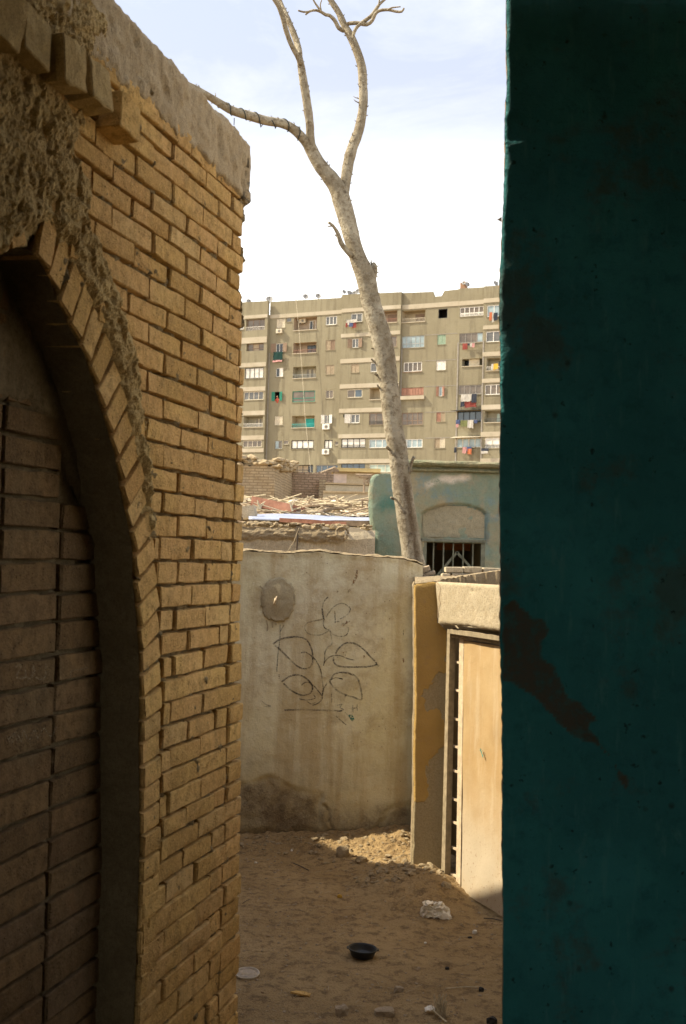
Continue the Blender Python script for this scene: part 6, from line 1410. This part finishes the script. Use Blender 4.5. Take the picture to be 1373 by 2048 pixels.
for a_ in ((C1, 72, 210, 20, 50, 'leftmost roof dish, just beside the brick wall corner'), (C1, 283, 188, 25, 35, 'second roof dish from the left, largest of the left pair'), (C1, 651, 160, 20, 45, 'round roof dish, left of the pair above the inset balconies'), (C1, 779, 155, 20, 42, 'round roof dish, right of the pair above the inset balconies'),
           (C1, 1043, 110, 15, 60, 'small reddish roof dish where the parapet steps up'), (C1, 1098, 125, 21, 70, 'narrow side-on roof dish second left of the tree'), (C1, 1150, 127, 18, 30, 'roof dish closest to the tree on its left, lower one'), (C1, 1185, 105, 18, 30, 'roof dish right behind the left edge of the tree'),
           (C2, 945, 70, 14, -10, 'left of two roof dishes beside the brown stub on the roof'), (C2, 978, 85, 17, 60, 'right of two roof dishes beside the brown stub on the roof'), (C2, 1267, 75, 18, 62, 'rightmost roof dish near the teal wall edge')):
    dish(*a_[:5], a_[5])
# --- air conditioners
def ac(c, x0, y0, x1, y1, off, label, mat='p_white'):
    a, b, c0, d = arect(c, x0, y0, x1, y1); A_ = empty('air_conditioner', FA @ Matrix.Translation(((a + b) / 2, c0, off)), label, 'air conditioner', 'air conditioner units on the facade'); w, h = (b - a) / 2, d - c0
    q = MB(); q.box(-w, w, 0, h, 0, .32); q.build('case', MAT[mat], A_, bevel=.015)
    q = MB(); q.tube([(w * .15, h / 2, .325), (w * .15, h / 2, .335)], h * .36, 20); q.build('fan_grille', MAT['p_mgrey'], A_)
    q = MB(); q.tube([(w * .15, h / 2, .336), (w * .15, h / 2, .345)], h * .14, 12); q.build('fan_hub', MAT['p_dgrey'], A_)
    for s_ in (-1, 1): q = MB(); q.box(s_ * w * .7 - .02, s_ * w * .7 + .02, -.06, -.003, 0, .33); q.build('bracket', MAT['p_dgrey'], A_)
ac(C1, 850, 1468, 920, 1522, .02, 'white air conditioner under the window with open white shutters'); ac(C1, 848, 1722, 916, 1776, .02, 'white air conditioner with dark round fan under a black framed window, second lowest row')
ac(C1, 578, 382, 642, 425, -1.0, 'air conditioner high inside the top floor inset balcony', 'p_cream'); ac(C1, 380, 502, 438, 545, .02, 'cream air conditioner box below the top left slatted shutters', 'p_cream')
# --- laundry
def cloth(c, x0, y0, x1, y1, off, col, label, sec=.0, sag=.1):
    a, b, c0, d = arect(c, x0, y0, x1, y1); n = 8; v = []; f = []; sd_ = random.random() * 40
    for j in range(n + 1):
        for i in range(n + 1):
            t_, s_ = i / n, j / n; xx = lerp(a, b, t_) + (b - a) * .10 * noise.noise(Vector((sd_, s_ * 3, 0))) * s_; zz = lerp(d, c0, s_) + (d - c0) * .16 * noise.noise(Vector((t_ * 3, sd_, 1))) * s_
            v.append((xx, zz, off + .05 * noise.noise(Vector((t_ * 5, s_ * 1.5, sd_))) + .03 * s_))
    for j in range(n):
        for i in range(n): q = j * (n + 1) + i; f.append((q, q + 1, q + n + 2, q + n + 1))
    key = 'cloth_%02x%02x%02x' % tuple(int(k * 255) for k in col)
    if key not in MAT: MAT[key] = simple(key, col, .95, .12, 6, 0)
    o = link('hanging_cloth', mesh('hanging_cloth', v, f, True), MAT[key]); o.matrix_world = FA; tag(o, label, 'laundry', 'laundry hanging on the apartment block')
WHT, RED, BLU, DRK, GRN, YEL, ORG, PNK, OLV = (.42, .40, .36), (.22, .055, .045), (.06, .08, .16), (.035, .04, .055), (.012, .04, .035), (.50, .32, .05), (.42, .13, .06), (.42, .22, .21), (.13, .14, .06)
for a_ in ((C1, 350, 735, 445, 822, .25, GRN, 'dark green blanket hung from the window in the second column'), (C1, 345, 818, 440, 838, .3, PNK, 'pink edge of cloth below the dark green blanket'),
           (C1, 1112, 415, 1150, 468, .75, WHT, 'white cloth in the red white and blue wash left of the tree'), (C1, 1104, 450, 1124, 492, .78, RED, 'red cloth at the left end of the wash just left of the tree'), (C1, 1140, 440, 1180, 488, .8, BLU, 'blue cloth amid the wash just left of the tree'), (C1, 1172, 440, 1212, 500, .78, RED, 'red cloth at the right end of the wash just left of the tree'), (C1, 1148, 415, 1222, 448, .84, WHT, 'broad white cloth on top of the wash beside the tree'),
           (C2, 955, 702, 1005, 766, .4, RED, 'red garment hanging on the second floor from the top at right'), (C2, 1008, 702, 1028, 722, .4, DRK, 'tiny dark garment between the red and the pink one'), (C2, 1030, 702, 1050, 735, .4, WHT, 'small white garment right of the tiny dark one'), (C2, 1050, 700, 1078, 742, .4, PNK, 'pink garment at the right end of the short red and pink wash'),
           (C2, 1240, 395, 1268, 478, .9, ORG, 'bright orange cloth at the top right of the block beside the teal wall'), (C2, 1268, 400, 1290, 495, .92, WHT, 'pale cloth between the orange and the navy ones'), (C2, 1285, 400, 1325, 480, .95, DRK, 'navy cloth next to the teal wall edge on the top floor'),
           (C2, 1258, 918, 1285, 978, .9, WHT, 'white cloth left of the yellow one beside the teal wall'), (C2, 1282, 915, 1330, 975, .92, YEL, 'yellow cloth hanging at the arched balcony beside the teal wall'),
           (C2, 942, 1222, 1000, 1298, .5, WHT, 'large white sheet left on the big wash under the grey windows'), (C2, 1000, 1220, 1052, 1290, .52, WHT, 'large white sheet right on the big wash under the grey windows'), (C2, 1050, 1216, 1102, 1305, .54, DRK, 'dark cloth at the right of the big wash'), (C2, 936, 1290, 975, 1345, .44, DRK, 'dark garment low at the left of the big wash'), (C2, 975, 1290, 1095, 1350, .4, RED, 'dark red cloth low on the big wash'),
           (C2, 893, 1480, 935, 1525, .6, BLU, 'navy garment left under the black awning'), (C2, 895, 1520, 920, 1556, .62, PNK, 'small pink garment low left under the black awning'), (C2, 940, 1485, 1008, 1548, .6, OLV, 'olive garment in the middle under the black awning'), (C2, 1012, 1482, 1070, 1562, .62, WHT, 'white shirt on the line under the black awning'), (C2, 1078, 1480, 1110, 1515, .6, BLU, 'blue garment right under the black awning'),
           (C2, 875, 1758, 900, 1815, .6, DRK, 'dark garment at the left end of the lowest wash'), (C2, 960, 1755, 1000, 1820, .6, PNK, 'pink garment on the lowest wash at the right'), (C2, 1003, 1752, 1050, 1795, .6, BLU, 'dark blue garment on the lowest wash'), (C2, 1012, 1772, 1052, 1828, .64, ORG, 'orange-red garment low on the lowest wash'),
           (C2, 1158, 1770, 1232, 1800, .9, DRK, 'dark striped cloth on the rack beside the white panels'), (C2, 1160, 1798, 1225, 1822, .94, WHT, 'white cloth hanging lowest on the rack beside the white panels')):
    cloth(*a_)
for (c, x0, y0, x1, y1, off) in ((C2, 890, 1476, 1112, 1482, .55), (C2, 935, 1352, 1098, 1358, .55), (C2, 870, 1752, 1085, 1756, .55), (C2, 945, 700, 1085, 702, .38), (C1, 1095, 414, 1225, 416, .76), (C2, 1155, 1820, 1232, 1826, .98)):
    a, b, c0, d = arect(c, x0, y0, x1, y1); q = MB(); q.box(a, b, c0, c0 + .03, off - .02, off + .01); q.box(a, a + .03, c0 - .02, c0 + .03, .05, off - .02); q.box(b - .03, b, c0 - .02, c0 + .03, .05, off - .02)
    q.build('drying_rail', MAT['p_mgrey'], apt)
# resident leaning in the green shuttered window
a, b, c0, d = arect(C1, 368, 1178, 398, 1232)
me = bpy.data.meshes.new('person'); vs_ = [(0, -.25, 0), (0, .05, .02), (0, .30, .05), (0, .40, .07), (0, .50, .09), (0, .60, .09), (-.19, .28, .05), (-.26, .06, .14), (-.12, .0, .30), (.19, .28, .05), (.26, .06, .14), (.12, .0, .30)]
ed = [(0, 1), (1, 2), (2, 3), (3, 4), (4, 5), (2, 6), (6, 7), (7, 8), (2, 9), (9, 10), (10, 11)]; me.from_pydata(vs_, ed, [])
per = link('person', me, simple('red_shirt', (.42, .09, .06), .9, .1)); per.matrix_world = FA @ Matrix.Translation(((a + b) / 2, c0 - .02, -.08)); tag(per, 'person in a red top leaning out of the window with green shutters', 'person')
sk = per.modifiers.new('skin', 'SKIN')
for i_, r_ in enumerate((.16, .17, .13, .06, .10, .09, .07, .05, .035, .07, .05, .035)): me.skin_vertices[0].data[i_].radius = (r_, r_ * .8)
me.skin_vertices[0].data[0].use_root = True
per.modifiers.new('sub', 'SUBSURF').levels = 1; per.modifiers['sub'].render_levels = 2
vv, ff = pebble(.115, 3, 1.15, 2); hm = MB(); hm.add([Vector((q.x * .9, q.z * 1.1, q.y)) for q in vv], ff); h_ = link('head_and_face', hm.mesh('head_and_face', True), MAT['skin'], per, Matrix.Translation((0, .56, .10)))
vv, ff = pebble(.122, 4, 1.0, 2); hm = MB(); hm.add([Vector((q.x * .95, q.z * .9 + .035, q.y - .03)) for q in vv], ff); link('hair', hm.mesh('hair', True), MAT['p_black'], per, Matrix.Translation((0, .57, .10)))
